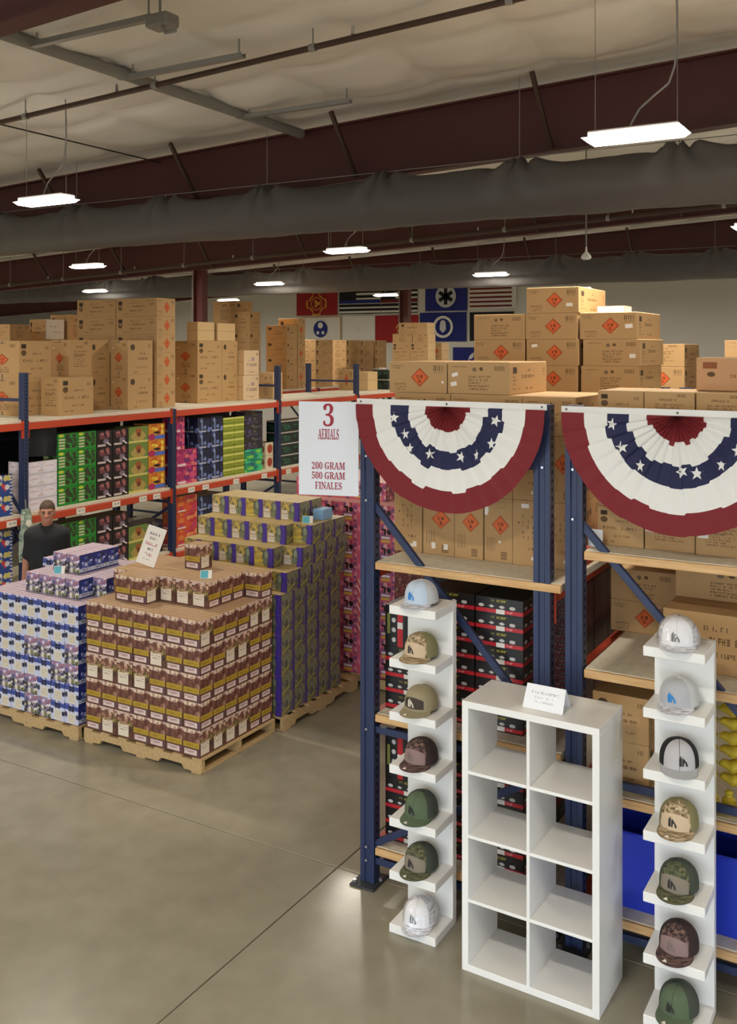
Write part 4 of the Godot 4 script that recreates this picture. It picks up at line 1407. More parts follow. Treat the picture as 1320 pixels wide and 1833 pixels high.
func shelf_goods() -> void:
	var b := 1.2155
	column("white oval-panelled box", "white_goods", b, 4, 0.165, -8.76, -9.285, 0.35)
	column("green bush-print box in the first column", "green_goods", b, 4, 0.25, -9.3, -9.655)
	column("green bush-print box in the second column", "green_goods", b, 4, 0.25, -9.66, -10.0)
	column("black and rose box in the first column", "black_goods", b, 4, 0.247, -10.005, -10.32)
	column("black and rose box in the second column", "black_goods", b, 4, 0.247, -10.325, -10.645)
	column("olive box with a brown figure", "olive_goods", b, 4, 0.25, -10.65, -11.06)
	column("orange and blue box", "orange_goods", b, 4, 0.254, -11.07, -11.44)
	column("magenta box in the tall stack", "magenta_goods", b, 2, 0.28, -11.7, -12.2)
	column("magenta box topping the narrow stack", "magenta_goods", b + 0.56, 2, 0.27, -11.7, -11.9)
	column("indigo box in the first column", "indigo_goods", b, 4, 0.26, -12.21, -12.53)
	column("indigo box in the second column", "indigo_goods", b, 4, 0.26, -12.535, -12.86)
	column("lime striped box in the first column", "lime_goods", b, 8, 0.125, -12.87, -13.165)
	column("lime striped box in the second column", "lime_goods", b, 8, 0.125, -13.17, -13.445)
	column("green foil box", "foil_goods", b, 2, 0.2, -13.46, -13.98)
	column("dark dusk-print box", "dusk_goods", b + 0.4, 3, 0.22, -13.46, -13.98)
	column("cream box with a red disc", "disc_goods", b, 2, 0.24, -14.07, -14.3)
	column("dark forest-print box", "forest_goods", b, 4, 0.21, -14.5, -15.1)
	column("dark forest-print box farther along", "forest_goods", b, 4, 0.21, -15.12, -15.75)
	column("navy zigzag-edged box in the first column", "navy_goods", b, 2, 0.27, -8.27, -8.54)
	column("navy zigzag-edged box in the second column", "navy_goods", b, 2, 0.27, -7.98, -8.265)
	var l := 0.2205
	var lw := "lower shelf"
	column("navy zigzag-edged low box in the first column", "navy_goods", l, 3, 0.27, -8.27, -8.54, 0.3, -10.40, lw)
	column("navy zigzag-edged low box in the second column", "navy_goods", l, 3, 0.27, -7.98, -8.265, 0.3, -10.40, lw)
	column("green bush-print low box in the first column", "green_goods", l, 3, 0.25, -9.3, -9.655, 0.3, -10.40, lw)
	column("green bush-print low box in the second column", "green_goods", l, 3, 0.25, -9.66, -10.0, 0.3, -10.40, lw)
	column("black and rose low box in the first column", "black_goods", l, 3, 0.247, -10.005, -10.32, 0.3, -10.40, lw)
	column("black and rose low box in the second column", "black_goods", l, 3, 0.247, -10.325, -10.645, 0.3, -10.40, lw)
	column("olive low box with a brown figure", "olive_goods", l, 2, 0.25, -10.65, -11.06, 0.3, -10.40, lw)
	column("dark dusk-print low box", "dusk_goods", l, 2, 0.25, -11.07, -11.44, 0.3, -10.45, lw)
	column("coral and orange low box in the first column", "coral_goods", l, 3, 0.27, -11.7, -12.2, 0.3, -10.40, lw)
	column("indigo low box in the first column", "indigo_goods", l, 3, 0.25, -12.21, -12.53, 0.3, -10.40, lw)
	column("indigo low box in the second column", "indigo_goods", l, 3, 0.25, -12.535, -12.86, 0.3, -10.40, lw)
	var st := start()
	var f := func(u: float, v: float) -> Vector3:
		return Vector3(-10.42 - 0.03 * sin(u * 9.0) * (1.0 - v), lerpf(1.95, 2.375, v) - 0.03 * u * (1.0 - v), lerpf(-8.75, -9.3, u) + 0.0)
	sheet(st, 24, 8, f)
	sheet(st, 24, 8, func(u: float, v: float) -> Vector3: return f.call(u, v) - Vector3(0.004, 0, 0), true)
	tag(solo("dark_bay_sheet", st.commit(), Vector3.ZERO, M.black_sheet), "black sheet added for the dark bay, hanging from the long rack's top beam", "sheet")  # black sheet added in place of the dark, empty bay
	for z in [[-8.74, -11.48], [-11.6, -14.31]]:  # black boards put in for the shade between the goods
		st = start()
		bevelled(st, Vector3(-11.46, 1.216, z[1]), Vector3(-11.44, 2.36, z[0]), 0.004)
		tag(solo("dark_gap_backing", st.commit(), Vector3.ZERO, M.black_sheet), "black board added to darken the shelf gaps behind the %s on the long rack" % ("green goods" if z[0] > -10.0 else "lime goods"), "board")
	# green-grey jacket hung on the rack end beside the man
	var jk := thing("hanging_jacket", Vector3(-10.23, 0.62, -8.62))
	tag(jk, "grey-green patterned bag of goods hanging at the rack post by the man", "bag")
	st = start()
	sheet(st, 24, 20, func(u: float, v: float) -> Vector3:
		var a := TAU * u
		var w := 0.11 * (1.0 - 0.45 * v * v) + 0.014 * sin(5.0 * a + 9.0 * v)
		return Vector3(0.045 * sin(a) * sqrt(maxf(0.02, sin(PI * clampf(v, 0.03, 0.97)))), v * 0.68, w * cos(a)), false, true)
	part("bag", st.commit(), jk, M.camo_pale)
	st = start()
	rod(st, Vector3(0.042, 0.5, 0.0), Vector3(0.05, 0.5, 0.0), 0.045, 0.045, 18)
	part("round_label", st.commit(), jk, M.tag_white)
	st = start()
	rod(st, Vector3(0, 0.66, 0), Vector3(-0.02, 0.8, 0), 0.006, 0.006, 6)
	part("hook", st.commit(), jk, M.wire)
	# black boxes with red bands in the front rack
	var ember := func(x0: float, y0: float, n: int, where: String) -> void:
		for k in n:
			var o := solo("red_banded_box", printed(0.305, 0.099, 0.4, "ember_goods", "ember_goods", "ember_top"), Vector3(x0 + 0.155, y0 + k * 0.1, -5.61))
			tag(o, "black red-banded box %s, %s up" % [where, ORD[k]], "box", "black red-banded boxes")
	var upended := func(x0: float, y0: float, where: String) -> void:
		var o := solo("red_banded_box", printed(0.148, 0.26, 0.4, "ember_upended", "ember_top", "ember_top"), Vector3(x0 + 0.075, y0, -5.61))
		tag(o, "black red-banded box stood on end %s" % where, "box", "black red-banded boxes")
	ember.call(-3.05, 1.091, 4, "beside the rack post, middle shelf")
	upended.call(-3.05, 1.491, "beside the rack post, middle shelf")
	upended.call(-2.90, 1.491, "second from the rack post, middle shelf")
	ember.call(-2.735, 1.091, 8, "behind the first hat tower, middle shelf")
	ember.call(-2.42, 1.091, 8, "nearest the second post, middle shelf")
	ember.call(-3.05, 0.251, 4, "beside the rack post, bottom shelf")
	upended.call(-3.05, 0.651, "beside the rack post, bottom shelf")
	upended.call(-2.90, 0.651, "second from the rack post, bottom shelf")
	ember.call(-2.735, 0.251, 6, "behind the first hat tower, bottom shelf")
	ember.call(-2.42, 0.251, 6, "nearest the second post, bottom shelf")
	for y in [0.2505, 1.0905]:  # cartons added as a dark backing, closing the bright gaps in the shelves
		for k in 2:
			var o := solo("backing_carton", printed(0.44, 0.78 if y > 1.0 else 0.7, 0.7, "ember_top", "crimson_goods", "ember_top", 0.004), Vector3(-2.83 + k * 0.45, y, -6.3))
			tag(o, "large carton added as dark backing behind the red-banded boxes, %s shelf, %s along" % ["bottom" if y < 1.0 else "middle", ORD[k]], "carton", "dark backing cartons")
	# striped crimson packs seen between the racks
	for k in 8:
		for j in 3:
			var o := solo("crimson_pack", printed(0.22, 0.1, 0.3, "crimson_goods", "crimson_goods", "ember_top"), Vector3(-2.03, 1.0905 + k * 0.1, -6.02 - j * 0.31))
			tag(o, "dark pack with crimson stripes inside the first rack, %s up, %s back" % [ORD[k], ORD[j]], "box", "crimson striped packs")
	# blue tubs and yellow packs on the right rack
	var t := thing("blue_tub", Vector3(-1.13, 0.2605, -5.6))
	tag(t, "long bright blue plastic tub on the second rack's bottom shelf", "tub")
	st = start()
	sheet(st, 64, 4, func(u: float, v: float) -> Vector3:
		return tub_point(u, lerpf(0.0, 0.42, v), 0.0), false, true)
	sheet(st, 64, 4, func(u: float, v: float) -> Vector3:
		return tub_point(u, lerpf(0.01, 0.42, v), 0.006), true, true)
	part("shell", st.commit(), t, M.bin_blue)
	st = start()
	sheet(st, 64, 3, func(u: float, v: float) -> Vector3:
		return tub_point(u, 0.42 + 0.014 * sin(PI * v), lerpf(-0.016, 0.008, v)), true, true)
	part("rim", st.commit(), t, M.bin_blue)
	st = start()
	bevelled(st, Vector3(-0.5, 0.002, -0.18), Vector3(0.5, 0.012, 0.18), 0.002)
	part("base", st.commit(), t, M.bin_blue)
	for r in 6:
		for c in 3:
			var o := solo("yellow_pack", yellow_pack(), Vector3(-1.12 + c * 0.2, 0.926 + 0.11 + r * 0.075, -5.5 + 0.012 * (r % 2)), M.yellow_pack)
			tag(o, "yellow wavy pack in the pile by the second hat tower, %s up, %s along" % [ORD[r], ORD[c]], "pack", "yellow wavy packs")
	for c in 7:
		var yb := thing("yellow_bottle", Vector3(-1.13 + c * 0.088, 0.926, -5.43))
		tag(yb, "small yellow bottle-shaped pack under the wavy packs, %s along" % ORD[c], "bottle", "yellow bottle packs")
		st = start()
		lathe(st, [Vector2(0, 0), Vector2(0.034, 0.0), Vector2(0.038, 0.02), Vector2(0.036, 0.06), Vector2(0.018, 0.075), Vector2(0.018, 0.086), Vector2(0.024, 0.094), Vector2(0.014, 0.106), Vector2(0, 0.107)], 14)
		part("bottle", st.commit(), yb, M.yellow_pack)


func tub_point(u: float, y: float, inset: float) -> Vector3:
	var a := TAU * u
	var p := 9.0
	var c := cos(a)
	var s := sin(a)
	var k := pow(pow(absf(c), p) + pow(absf(s), p), -1.0 / p)
	return Vector3((0.525 + 0.02 * y - inset) * k * s, y, (0.19 + 0.02 * y - inset) * k * c)


func yellow_pack() -> Mesh:
	if not meshes.has("ypack"):
		var st := start()
		sheet(st, 20, 14, func(u: float, v: float) -> Vector3:
			var a := TAU * v
			var x := lerpf(-0.095, 0.095, u)
			var r := 0.034 * sqrt(maxf(0.03, sin(PI * clampf(u, 0.02, 0.98)))) * (1.0 + 0.1 * sin(u * 20.0))
			return Vector3(x, 0.034 + r * sin(a) + 0.004 * sin(u * 14.0), 0.05 / 0.034 * r * cos(a)), true)
		meshes["ypack"] = st.commit()
	return meshes["ypack"]


# ------------------------------------------------------------------ brown cartons
const STUCK := {
	"brown carton in the stepped stack, second column, fourth step": [[0.82, 0.25, 0.05, 0.025, 0.0]],
	"brown carton in the stepped stack, third column, third step": [[0.86, 0.4, 0.055, 0.03, 0.1]],
	"brown carton in the stepped stack, third column, second step": [[0.86, 0.3, 0.045, 0.03, 0.0]],
	"brown carton in the stepped stack, second column, second step": [[0.16, 0.7, 0.045, 0.022, 0.1]],
	"brown carton with pale stickers and lit end atop the front rack": [[0.13, 0.55, 0.042, 0.022, 0.3], [0.11, 0.25, 0.042, 0.026, 0.2]],
	"brown carton with orange diamond atop the front rack": [[0.93, 0.32, 0.014, 0.014, 0.0]],
	"upended brown carton below the first bunting, lower row, first along": [[0.75, 0.1, 0.028, 0.034, 0.0]],
	"upended brown carton below the first bunting, lower row, second along": [[0.35, 0.1, 0.028, 0.04, 0.1], [0.72, 0.1, 0.03, 0.036, -0.1]],
	"upended brown carton below the first bunting, lower row, fourth along": [[0.08, 0.72, 0.02, 0.09, 0.0], [0.55, 0.3, 0.014, 0.014, 0.0]],
	"upended brown carton below the first bunting, lower row, fifth along": [[0.4, 0.88, 0.05, 0.026, 0.0]],
	"square brown carton below the second bunting, first layer, second along": [[0.1, 0.45, 0.05, 0.026, -0.1], [0.2, 0.82, 0.06, 0.03, -0.3]],
	"square brown carton below the second bunting, first layer, third along": [[0.15, 0.42, 0.055, 0.03, 0.0], [0.2, 0.8, 0.06, 0.03, -0.3]],
}


func carton(label: String, x0: float, x1: float, y0: float, y1: float, zf: float, zb: float, mz := "carton_text", mx := "carton_end", my := "carton_top", group := "brown cartons") -> Node3D:
	var g := 0.002
	var o := solo("brown_carton", printed(x1 - x0 - g, y1 - y0 - 0.001, zf - zb - g, mz, mx, my, 0.004), Vector3((x0 + x1) / 2, y0, (zf + zb) / 2))
	tag(o, label, "carton", group)
	for s in STUCK.get(label, []):
		part("sticker", box_mesh(s[2], s[3], 0.0008, 0.0002), o, M.sticker_pale, Vector3((s[0] - 0.5) * (x1 - x0), s[1] * (y1 - y0), (zf - zb) / 2 - 0.0008), Vector3(0, 0, s[4]))
	return o


func deck_cartons() -> void:
	var dk := 2.4555
	# on top of the long left rack
	carton("single brown carton at the deck edge right of the blue post", -10.82, -10.42, dk, 2.985, -9.365, -9.97, "carton_tall_text", "carton_square")
	for k in 2: carton("%s brown carton of the pair nearest the blue post" % ["lower", "upper"][k], -11.55, -10.9, dk + k * 0.52, dk + (k + 1) * 0.52, -9.06, -9.63, "carton_tall_diamond", "carton_square")
	for k in 2:
		carton("%s narrow brown carton set back behind the single one" % ["lower", "upper"][k], -11.33, -10.95, dk + k * 0.53, dk + (k + 1) * 0.53, -10.0, -10.44, "carton_tall_diamond", "carton_tall_text")
		carton("%s brown carton with a dark round mark in the gap" % ["lower", "upper"][k], -11.35, -10.99, dk + k * 0.53, dk + (k + 1) * 0.53, -10.45, -10.83, "carton_circle", "carton_circle")
		carton("%s brown carton with orange diamond before the tall stack" % ["lower", "upper"][k], -10.97, -10.6, dk + k * 0.53, dk + (k + 1) * 0.53, -10.84, -11.38, "carton_tall_diamond", "carton_circle")
	for k in 6:
		carton("wide brown carton in the tallest left stack, front column, %s layer" % ORD[k], -11.46, -10.58, dk + k * 0.289, dk + (k + 1) * 0.289, -11.45, -11.88, "carton_shield", "carton_diamond")
		if k > 2: carton("wide brown carton in the tallest left stack, rear column, %s layer" % ORD[k], -12.35, -11.47, dk + k * 0.289, dk + (k + 1) * 0.289, -11.45, -11.88, "carton_shield", "carton_diamond")
	for k in 3: carton("brown carton under the rear column of the tall stack, %s layer" % ORD[k], -12.35, -11.6, dk + k * 0.289, dk + (k + 1) * 0.289, -11.45, -11.88, "carton_shield", "carton_diamond")
	for k in 2:
		carton("%s brown carton with a square mark past the tall stack" % ["lower", "upper"][k], -11.35, -10.84, dk + k * 0.533, dk + (k + 1) * 0.533, -12.73, -13.38, "carton_tall_diamond", "carton_square")
		carton("%s brown carton beside the square-marked pair" % ["lower", "upper"][k], -11.35, -10.84, dk + k * 0.533, dk + (k + 1) * 0.533, -13.385, -13.82, "carton_tall_diamond", "carton_circle")
		carton("%s pale carton with blue lettering" % ["lower", "upper"][k], -11.12, -10.72, dk + k * 0.45, dk + (k + 1) * 0.45, -13.83 - 0.02 * k, -14.3, "carton_taped", "carton_pale", "carton_taped")
	carton("taped light carton on the square-marked pair, nearer one", -11.1, -10.86, dk + 1.066, dk + 1.39, -12.75, -13.2, "carton_taped", "carton_taped", "carton_taped")
	carton("taped light carton on the square-marked pair, farther one", -11.1, -10.86, dk + 1.066, dk + 1.38, -13.28, -13.78, "carton_taped", "carton_taped", "carton_taped")
	carton("brown carton behind the third blue post", -10.95, -10.62, dk, 2.94, -14.6, -14.9, "carton_text", "carton_taped")
	carton("brown carton on the far deck beside the last post", -11.57, -11.2, dk, 2.91, -18.4, -18.75, "carton_diamond", "carton_end")
	carton("open light carton on the far deck", -11.15, -10.85, dk, 2.87, -18.46, -18.9, "carton_taped", "carton_taped", "carton_taped")
	for k in 2: carton("%s black carton at the far end of the deck" % ["lower", "upper"][k], -11.1, -10.7, dk + 0.24 * k, dk + 0.24 * (k + 1), -19.1, -19.6, "forest_goods", "forest_goods", "ember_top")
	# on the rack row behind
	for a in [[-13.42, -12.85, 3.54, 3.78, -10.5, -10.9, "low brown carton atop the rear row, left end", "carton_square", "carton_text"], [-13.25, -12.85, 3.54, 3.88, -11.23, -11.63, "white carton atop the rear row", "carton_shield", "carton_white"], [-13.3, -12.87, 3.54, 3.97, -11.72, -12.1, "brown carton atop the rear row beside the pale one", "carton_circle", "carton_text"]]:
		carton(a[6], a[0], a[1], a[2], a[3], a[4], a[5], a[7], a[8])
		for k in 2: carton("%s brown carton in the rear row under the %s" % [["lower", "upper"][k], a[6].split(" atop")[0]], a[0], a[1], dk + k * 0.5422, dk + (k + 1) * 0.5422, a[4], a[5], "carton_circle", "carton_square")
	for k in 4: carton("brown carton in the rear stack beside the steel column, %s layer" % ORD[k], -13.3, -12.85, dk + k * 0.432, dk + (k + 1) * 0.432, -16.8, -17.2, "carton_circle", "carton_circle")
	carton("brown carton set back on the rear stack by the lamp", -13.95, -13.31, dk, 3.0, -16.9, -17.5, "carton_text", "carton_circle")
	for k in 3: carton("brown carton set back in the rear stack, %s layer" % ORD[k + 1], -13.95, -13.31, 3.0 + k * 0.48, 3.0 + (k + 1) * 0.48, -16.9, -17.5, "carton_text", "carton_circle")
	for k in 4: carton("square brown carton in the rear stack past the pale lettering, %s layer" % ORD[k], -13.44, -12.85, dk + k * 0.366, dk + (k + 1) * 0.366, -18.2, -18.62, "carton_circle", "carton_end")
	for k in 3: carton("tall brown carton in the rear stack by the white flag, %s layer" % ORD[k], -13.4, -12.85, dk + k * 0.545, dk + (k + 1) * 0.545, -18.64, -18.95, "carton_circle", "carton_tall_diamond")
	var nm := ["first", "second", "third", "fourth"]
	var zz := [[-19.39, -20.16], [-20.79, -21.47], [-21.48, -22.18], [-22.25, -22.86]]
	for s in 4:
		for k in 5: carton("flat brown carton in the %s rear column below the flags, %s layer" % [nm[s], ORD[k]], -13.35, -12.85, dk + k * 0.229, dk + (k + 1) * 0.229, zz[s][0], zz[s][1], "carton_text", "carton_shield")
	# far stack before the blue flag
	for a in [[-11.25, -10.77, -20.3, 0], [-10.765, -10.29, -20.3, 1], [-10.6, -10.32, -21.1, 2]]:
		carton("brown carton in the far stack before the blue flag, lower tier, %s along" % ORD[a[3]], a[0], a[1], dk, 3.11, a[2], a[2] - 0.4, "carton_square", "carton_end")
		carton("brown carton in the far stack before the blue flag, middle tier, %s along" % ORD[a[3]], a[0], a[1], 3.11, 3.527, a[2], a[2] - 0.4, "carton_square" if a[3] < 2 else "carton_tall_diamond", "carton_taped")
	carton("flat brown carton in the far stack, upper tier, nearer", -11.24, -10.72, 3.527, 3.735, -20.3, -20.7, "carton_text", "carton_taped")
	carton("flat brown carton in the far stack, upper tier, farther", -10.7, -10.29, 3.527, 3.735, -20.3, -20.7, "carton_text", "carton_taped")
	carton("topmost brown carton of the far stack", -11.08, -10.32, 3.735, 4.0, -20.32, -20.7, "carton_end", "carton_taped")
	# front rack: upended cartons on the top shelf
	var xs := [-3.11, -2.90, -2.667, -2.465, -2.269, -2.06, -1.86]
	var up := ["carton_upended_text", "carton_upended", "carton_upended", "carton_upended", "carton_upended_text", "carton_upended_text"]
	for k in 6:
		for j in 2:
			carton("upended brown carton below the first bunting, %s row, %s along" % [["lower", "upper"][j], ORD[k]], xs[k], xs[k + 1] - 0.003, 2.0505 + j * 0.405, 2.0505 + (j + 1) * 0.405, -5.635 - 0.008 * (k % 2), -6.15, up[(k + j * 2) % 6] if j else up[k], "carton_text")
	var w3 := [-3.1, -2.69, -2.2, -1.86]
	for k in 3: carton("flat brown carton just above the first bunting, %s along" % ORD[k], w3[k], w3[k + 1] - 0.003, 2.861, 3.1, -5.625, -6.3, "carton_text" if k != 1 else "carton_diamond", "carton_end")
	carton("brown carton with orange diamond atop the front rack", -3.147, -2.722, 3.1, 3.305, -5.636, -6.3, "carton_diamond", "carton_end")
	carton("brown carton with pale stickers and lit end atop the front rack", -2.717, -2.288, 3.1, 3.305, -5.636, -6.3, "carton_text", "carton_end")
	# stepped stack behind it
	var cx := [[-3.19, -2.757], [-2.745, -2.324], [-2.31, -1.875]]
	for c in 3:
		for k in 2: carton("hidden-base brown carton of the stepped stack, %s column, %s layer" % [ORD[c], ORD[k]], cx[c][0], cx[c][1], 2.0505 + k * 0.505, 2.0505 + (k + 1) * 0.505, -7.1, -7.75, "carton_text", "carton_end")
		for k in [3, 4, 3][c]:
			var dx: float = [[0, 0, 0, 0], [-0.01, 0.0, -0.01, 0.0], [0, 0.015, -0.01, 0]][c][k]
			carton("brown carton in the stepped stack, %s column, %s step" % [ORD[c], ORD[k]], cx[c][0] + dx, cx[c][1] + dx, 3.061 + k * 0.2, 3.061 + (k + 1) * 0.2, -7.1, -7.78, ["carton_text" if c == 2 and k < 2 or c == 0 and k == 2 else "carton_diamond"][0], "carton_end")
	carton("small white carton lying on the stepped stack", -2.28, -2.06, 3.661, 3.72, -7.4, -7.6, "white_goods", "white_goods", "carton_taped")
	for k in 2: carton("brown carton low behind the stepped stack, %s" % ["lower", "upper"][k], -2.25, -1.86, 2.0505 + k * 0.488, 2.0505 + (k + 1) * 0.488, -8.5, -9.1, "carton_text", "carton_text")
	for k in 2: carton("yellowish carton behind the stepped stack, %s" % ["with half a diamond showing", "with text on its face"][k], -2.25, -1.855, 3.03 + k * 0.2, 3.03 + (k + 1) * 0.2, -8.5, -9.1, ["carton_diamond", "carton_tall_text"][k], "carton_shield")
	# second rack
	var x2 := [-1.69, -1.42, -1.14, -0.865, -0.59]
	for k in 4:
		for j in 4: carton("square brown carton below the second bunting, %s layer, %s along" % [ORD[j], ORD[k]], x2[k], x2[k + 1] - 0.004, 2.2605 + j * 0.2225, 2.2605 + (j + 1) * 0.2225, -5.49 - 0.01 * ((k + j) % 2), -5.95, "carton_tall_text" if (k + j) % 3 else "carton_square", "carton_end")
	carton("rosy brown carton above the second bunting", -1.18, -0.62, 3.151, 3.34, -5.7, -5.94, "carton_rosy", "carton_end")
	carton("brown carton far back on the second rack, lower", -1.55, -1.0, 2.2605, 2.79, -8.5, -9.0, "carton_text", "carton_end")
	carton("brown carton far back on the second rack, middle", -1.55, -1.0, 2.79, 3.315, -8.5, -9.0, "carton_text", "carton_end")
	carton("brown carton far back on the second rack, top", -1.53, -1.0, 3.315, 3.46, -8.5, -9.0, "carton_text", "carton_end")
	carton("shaded brown carton with a dull diamond on the second rack", -1.79, -1.39, 1.6005, 1.8, -6.1, -6.7, "carton_diamond", "carton_end")
	carton("shaded brown carton over the dull-diamond one", -1.79, -1.38, 1.8, 2.0, -6.1, -6.7, "carton_text", "carton_end")
	carton("light brown carton beside the white cap on the second rack", -1.33, -0.72, 1.6005, 1.93, -5.55, -6.0, "carton_shield", "carton_end")
	carton("shaded brown carton over the light one on the second rack", -1.33, -0.75, 1.93, 2.12, -5.85, -6.3, "carton_text", "carton_end")
	for k in 2: carton("%s brown carton behind the cube shelf on the second rack" % ["lower", "upper"][k], -1.69, -1.37, 0.9255 + k * 0.26, 0.9255 + (k + 1) * 0.26, -5.40, -5.85, "carton_circle", "carton_end")
	var st := start()
	bevelled(st, Vector3(-1.72, 2.2605, -5.42), Vector3(-1.635, 2.36, -5.416), 0.0008)
	tag(solo("blank_card", st.commit(), Vector3.ZERO, M.paper), "blank white card standing at the second rack's post", "card")


# ------------------------------------------------------------------ white display furniture and caps
func display_front() -> void:
	var st: SurfaceTool
	# cube shelf, two by four
	var kx := thing("cube_shelf", Vector3(-2.236, 0, -4.819), -0.021)
	tag(kx, "white open cube shelf unit of eight empty compartments", "shelf unit")
	var W := 0.77
	var H := 1.47
	var D := 0.39
	for p in [["side_panel", 0.0, 0.0, 0.038, H - 0.038], ["side_panel", W - 0.038, 0.0, W, H - 0.038], ["top_panel", 0.0, H - 0.038, W, H], ["bottom_panel", 0.038, 0.0, W - 0.038, 0.038], ["divider", W / 2 - 0.009, 0.038, W / 2 + 0.009, H - 0.038]]:
		st = start()
		bevelled(st, Vector3(p[1], p[2], -D), Vector3(p[3], p[4], 0), 0.002)
		part(p[0], st.commit(), kx, M.white_laminate)
	for r in range(1, 4):
		var y := 0.038 + (H - 0.076) * r / 4.0
		for c in 2:
			st = start()
			var a := 0.038 if c == 0 else W / 2 + 0.009
			bevelled(st, Vector3(a, y - 0.009, -D + 0.002), Vector3(a + W / 2 - 0.047, y + 0.009, -0.001), 0.0015)
			part("shelf", st.commit(), kx, M.white_laminate)
	# folded card on top
	var cd := thing("tent_card", Vector3(-1.80, 1.4705, -4.955), -0.02)
	tag(cd, "folded white tent card standing on the cube shelf", "card")
	for s in [1, -1]:
		st = start()
		var lo := Vector3(-0.113, 0, 0.064 * s)
		var hi := Vector3(0.113, 0.112, 0.002 * s)
		var a := Vector3(lo.x, 0, lo.z)
		var b := Vector3(hi.x, 0, lo.z)
		var c := Vector3(hi.x - 0.004, hi.y, hi.z)
		var d := Vector3(lo.x + 0.004, hi.y, hi.z)
		if s > 0: quad(st, a, b, c, d)
		else: quad(st, b, a, d, c)
		var n := Vector3(0, 0, -0.0012 * s)
		if s > 0: quad(st, b + n, a + n, d + n, c + n)
		else: quad(st, a + n, b + n, c + n, d + n)
		part("front_leaf" if s > 0 else "back_leaf", st.commit(), cd, M.card_print if s > 0 else M.paper)
	# hat towers
	for t in [[-2.745, -4.915, "narrow white hat tower before the first rack"], [-1.270, -4.888, "narrow white hat tower before the second rack"]]:
		var o := thing("hat_tower", Vector3(t[0], 0, t[1]))
		tag(o, t[2], "hat stand", "white hat towers")
		st = start()
		bevelled(st, Vector3(0, 0, -0.28), Vector3(0.3, 1.9, -0.23), 0.003)
		part("back_panel", st.commit(), o, M.white_laminate)
		for k in 7:
			st = start()
			bevelled(st, Vector3(0, k * 0.3083, -0.2295), Vector3(0.3, k * 0.3083 + 0.05, 0), 0.003)
			part("platform", st.commit(), o, M.white_laminate)
	# caps: tower, level from top, crown front, crown back, panel, visor, emblem, sticker, turn, label
	var L := -2.745
	var R := -1.270
	var caps := [
		[L, 0, "cap_pale_blue", "cap_mesh_grey", "", "camo_grey", "emblem_blue", false, -3, "pale blue cap with a blue emblem on the first tower"],
		[L, 1, "camo_tan", "cap_olive_mesh", "cap_sand", "camo_tan", "emblem_dark", false, -5, "tan camouflage cap with sand panel on the first tower"],
		[L, 2, "cap_khaki", "cap_khaki", "patch_brown", "cap_khaki", "emblem_cream", true, -4, "khaki cap with a dark brown patch on the first tower"],
		[L, 3, "camo_brown", "cap_brown", "cap_mauve", "camo_brown", "emblem_faint", true, -5, "dark brown mesh cap with mauve panel on the first tower"],
		[L, 4, "cap_green", "cap_dark_green", "", "cap_green", "emblem_dark", true, -2, "plain green cap with dark emblem on the first tower"],
		[L, 5, "camo_green", "cap_dark_green", "cap_taupe", "camo_green", "emblem_dark", true, -4, "green camouflage cap with taupe panel on the first tower"],
		[L, 6, "cap_white", "camo_grey", "", "camo_grey", "emblem_dark", false, 8, "white cap in clear film on the first tower's lowest platform"],
		[R, 0, "cap_white", "camo_grey", "", "camo_grey", "emblem_dark", false, 8, "white cap in clear film topping the second tower"],
		[R, 1, "cap_grey", "cap_mesh_grey", "", "camo_grey", "emblem_blue", false, -4, "light grey cap with a blue emblem on the second tower"],
		[R, 2, "cap_silver", "cap_black", "", "cap_grey", "emblem_dark", false, 14, "silver cap with black mesh back on the second tower"],
		[R, 3, "camo_tan", "cap_olive_mesh", "cap_sand", "camo_tan", "emblem_dark", true, -2, "tan camouflage cap with sand panel on the second tower"],
		[R, 4, "camo_green", "cap_dark_green", "cap_taupe", "camo_green", "emblem_dark", true, -4, "green camouflage cap with taupe panel on the second tower"],
		[R, 5, "camo_brown", "cap_brown", "cap_mauve", "camo_brown", "emblem_faint", true, -6, "dark brown mesh cap with mauve panel on the second tower"],
		[R, 6, "cap_green", "cap_dark_green", "", "cap_green", "emblem_dark", true, -8, "plain green cap with dark emblem on the second tower"],
	]
	for c in caps:
		var y: float = (6 - c[1]) * 0.3083 + 0.0505
		var z: float = -4.915 if c[0] == L else -4.888
		cap(Vector3(c[0] + 0.15, y, z - (0.108 if c[2] == "cap_white" else 0.121)), deg_to_rad(c[8]), c)


func crown(ph: float, t: float, grow := 0.0) -> Vector3:
	var s := sin(t * PI / 2)
	var fr := 0.5 + 0.5 * cos(ph)
	var n := lerpf(2.4, 3.3, fr * fr)
	var r := pow(maxf(0.0, 1.0 - pow(s, n)), 1.0 / n)
	var b := 0.104 if cos(ph) > 0.0 else 0.106
	var v := Vector3(0.096 * sin(ph) * r, 0.121 * s, b * cos(ph) * r)
	if grow != 0.0:
		v += Vector3(v.x, v.y * 0.55 + 0.01, v.z).normalized() * grow
	return v + Vector3(0, 0.018, 0)


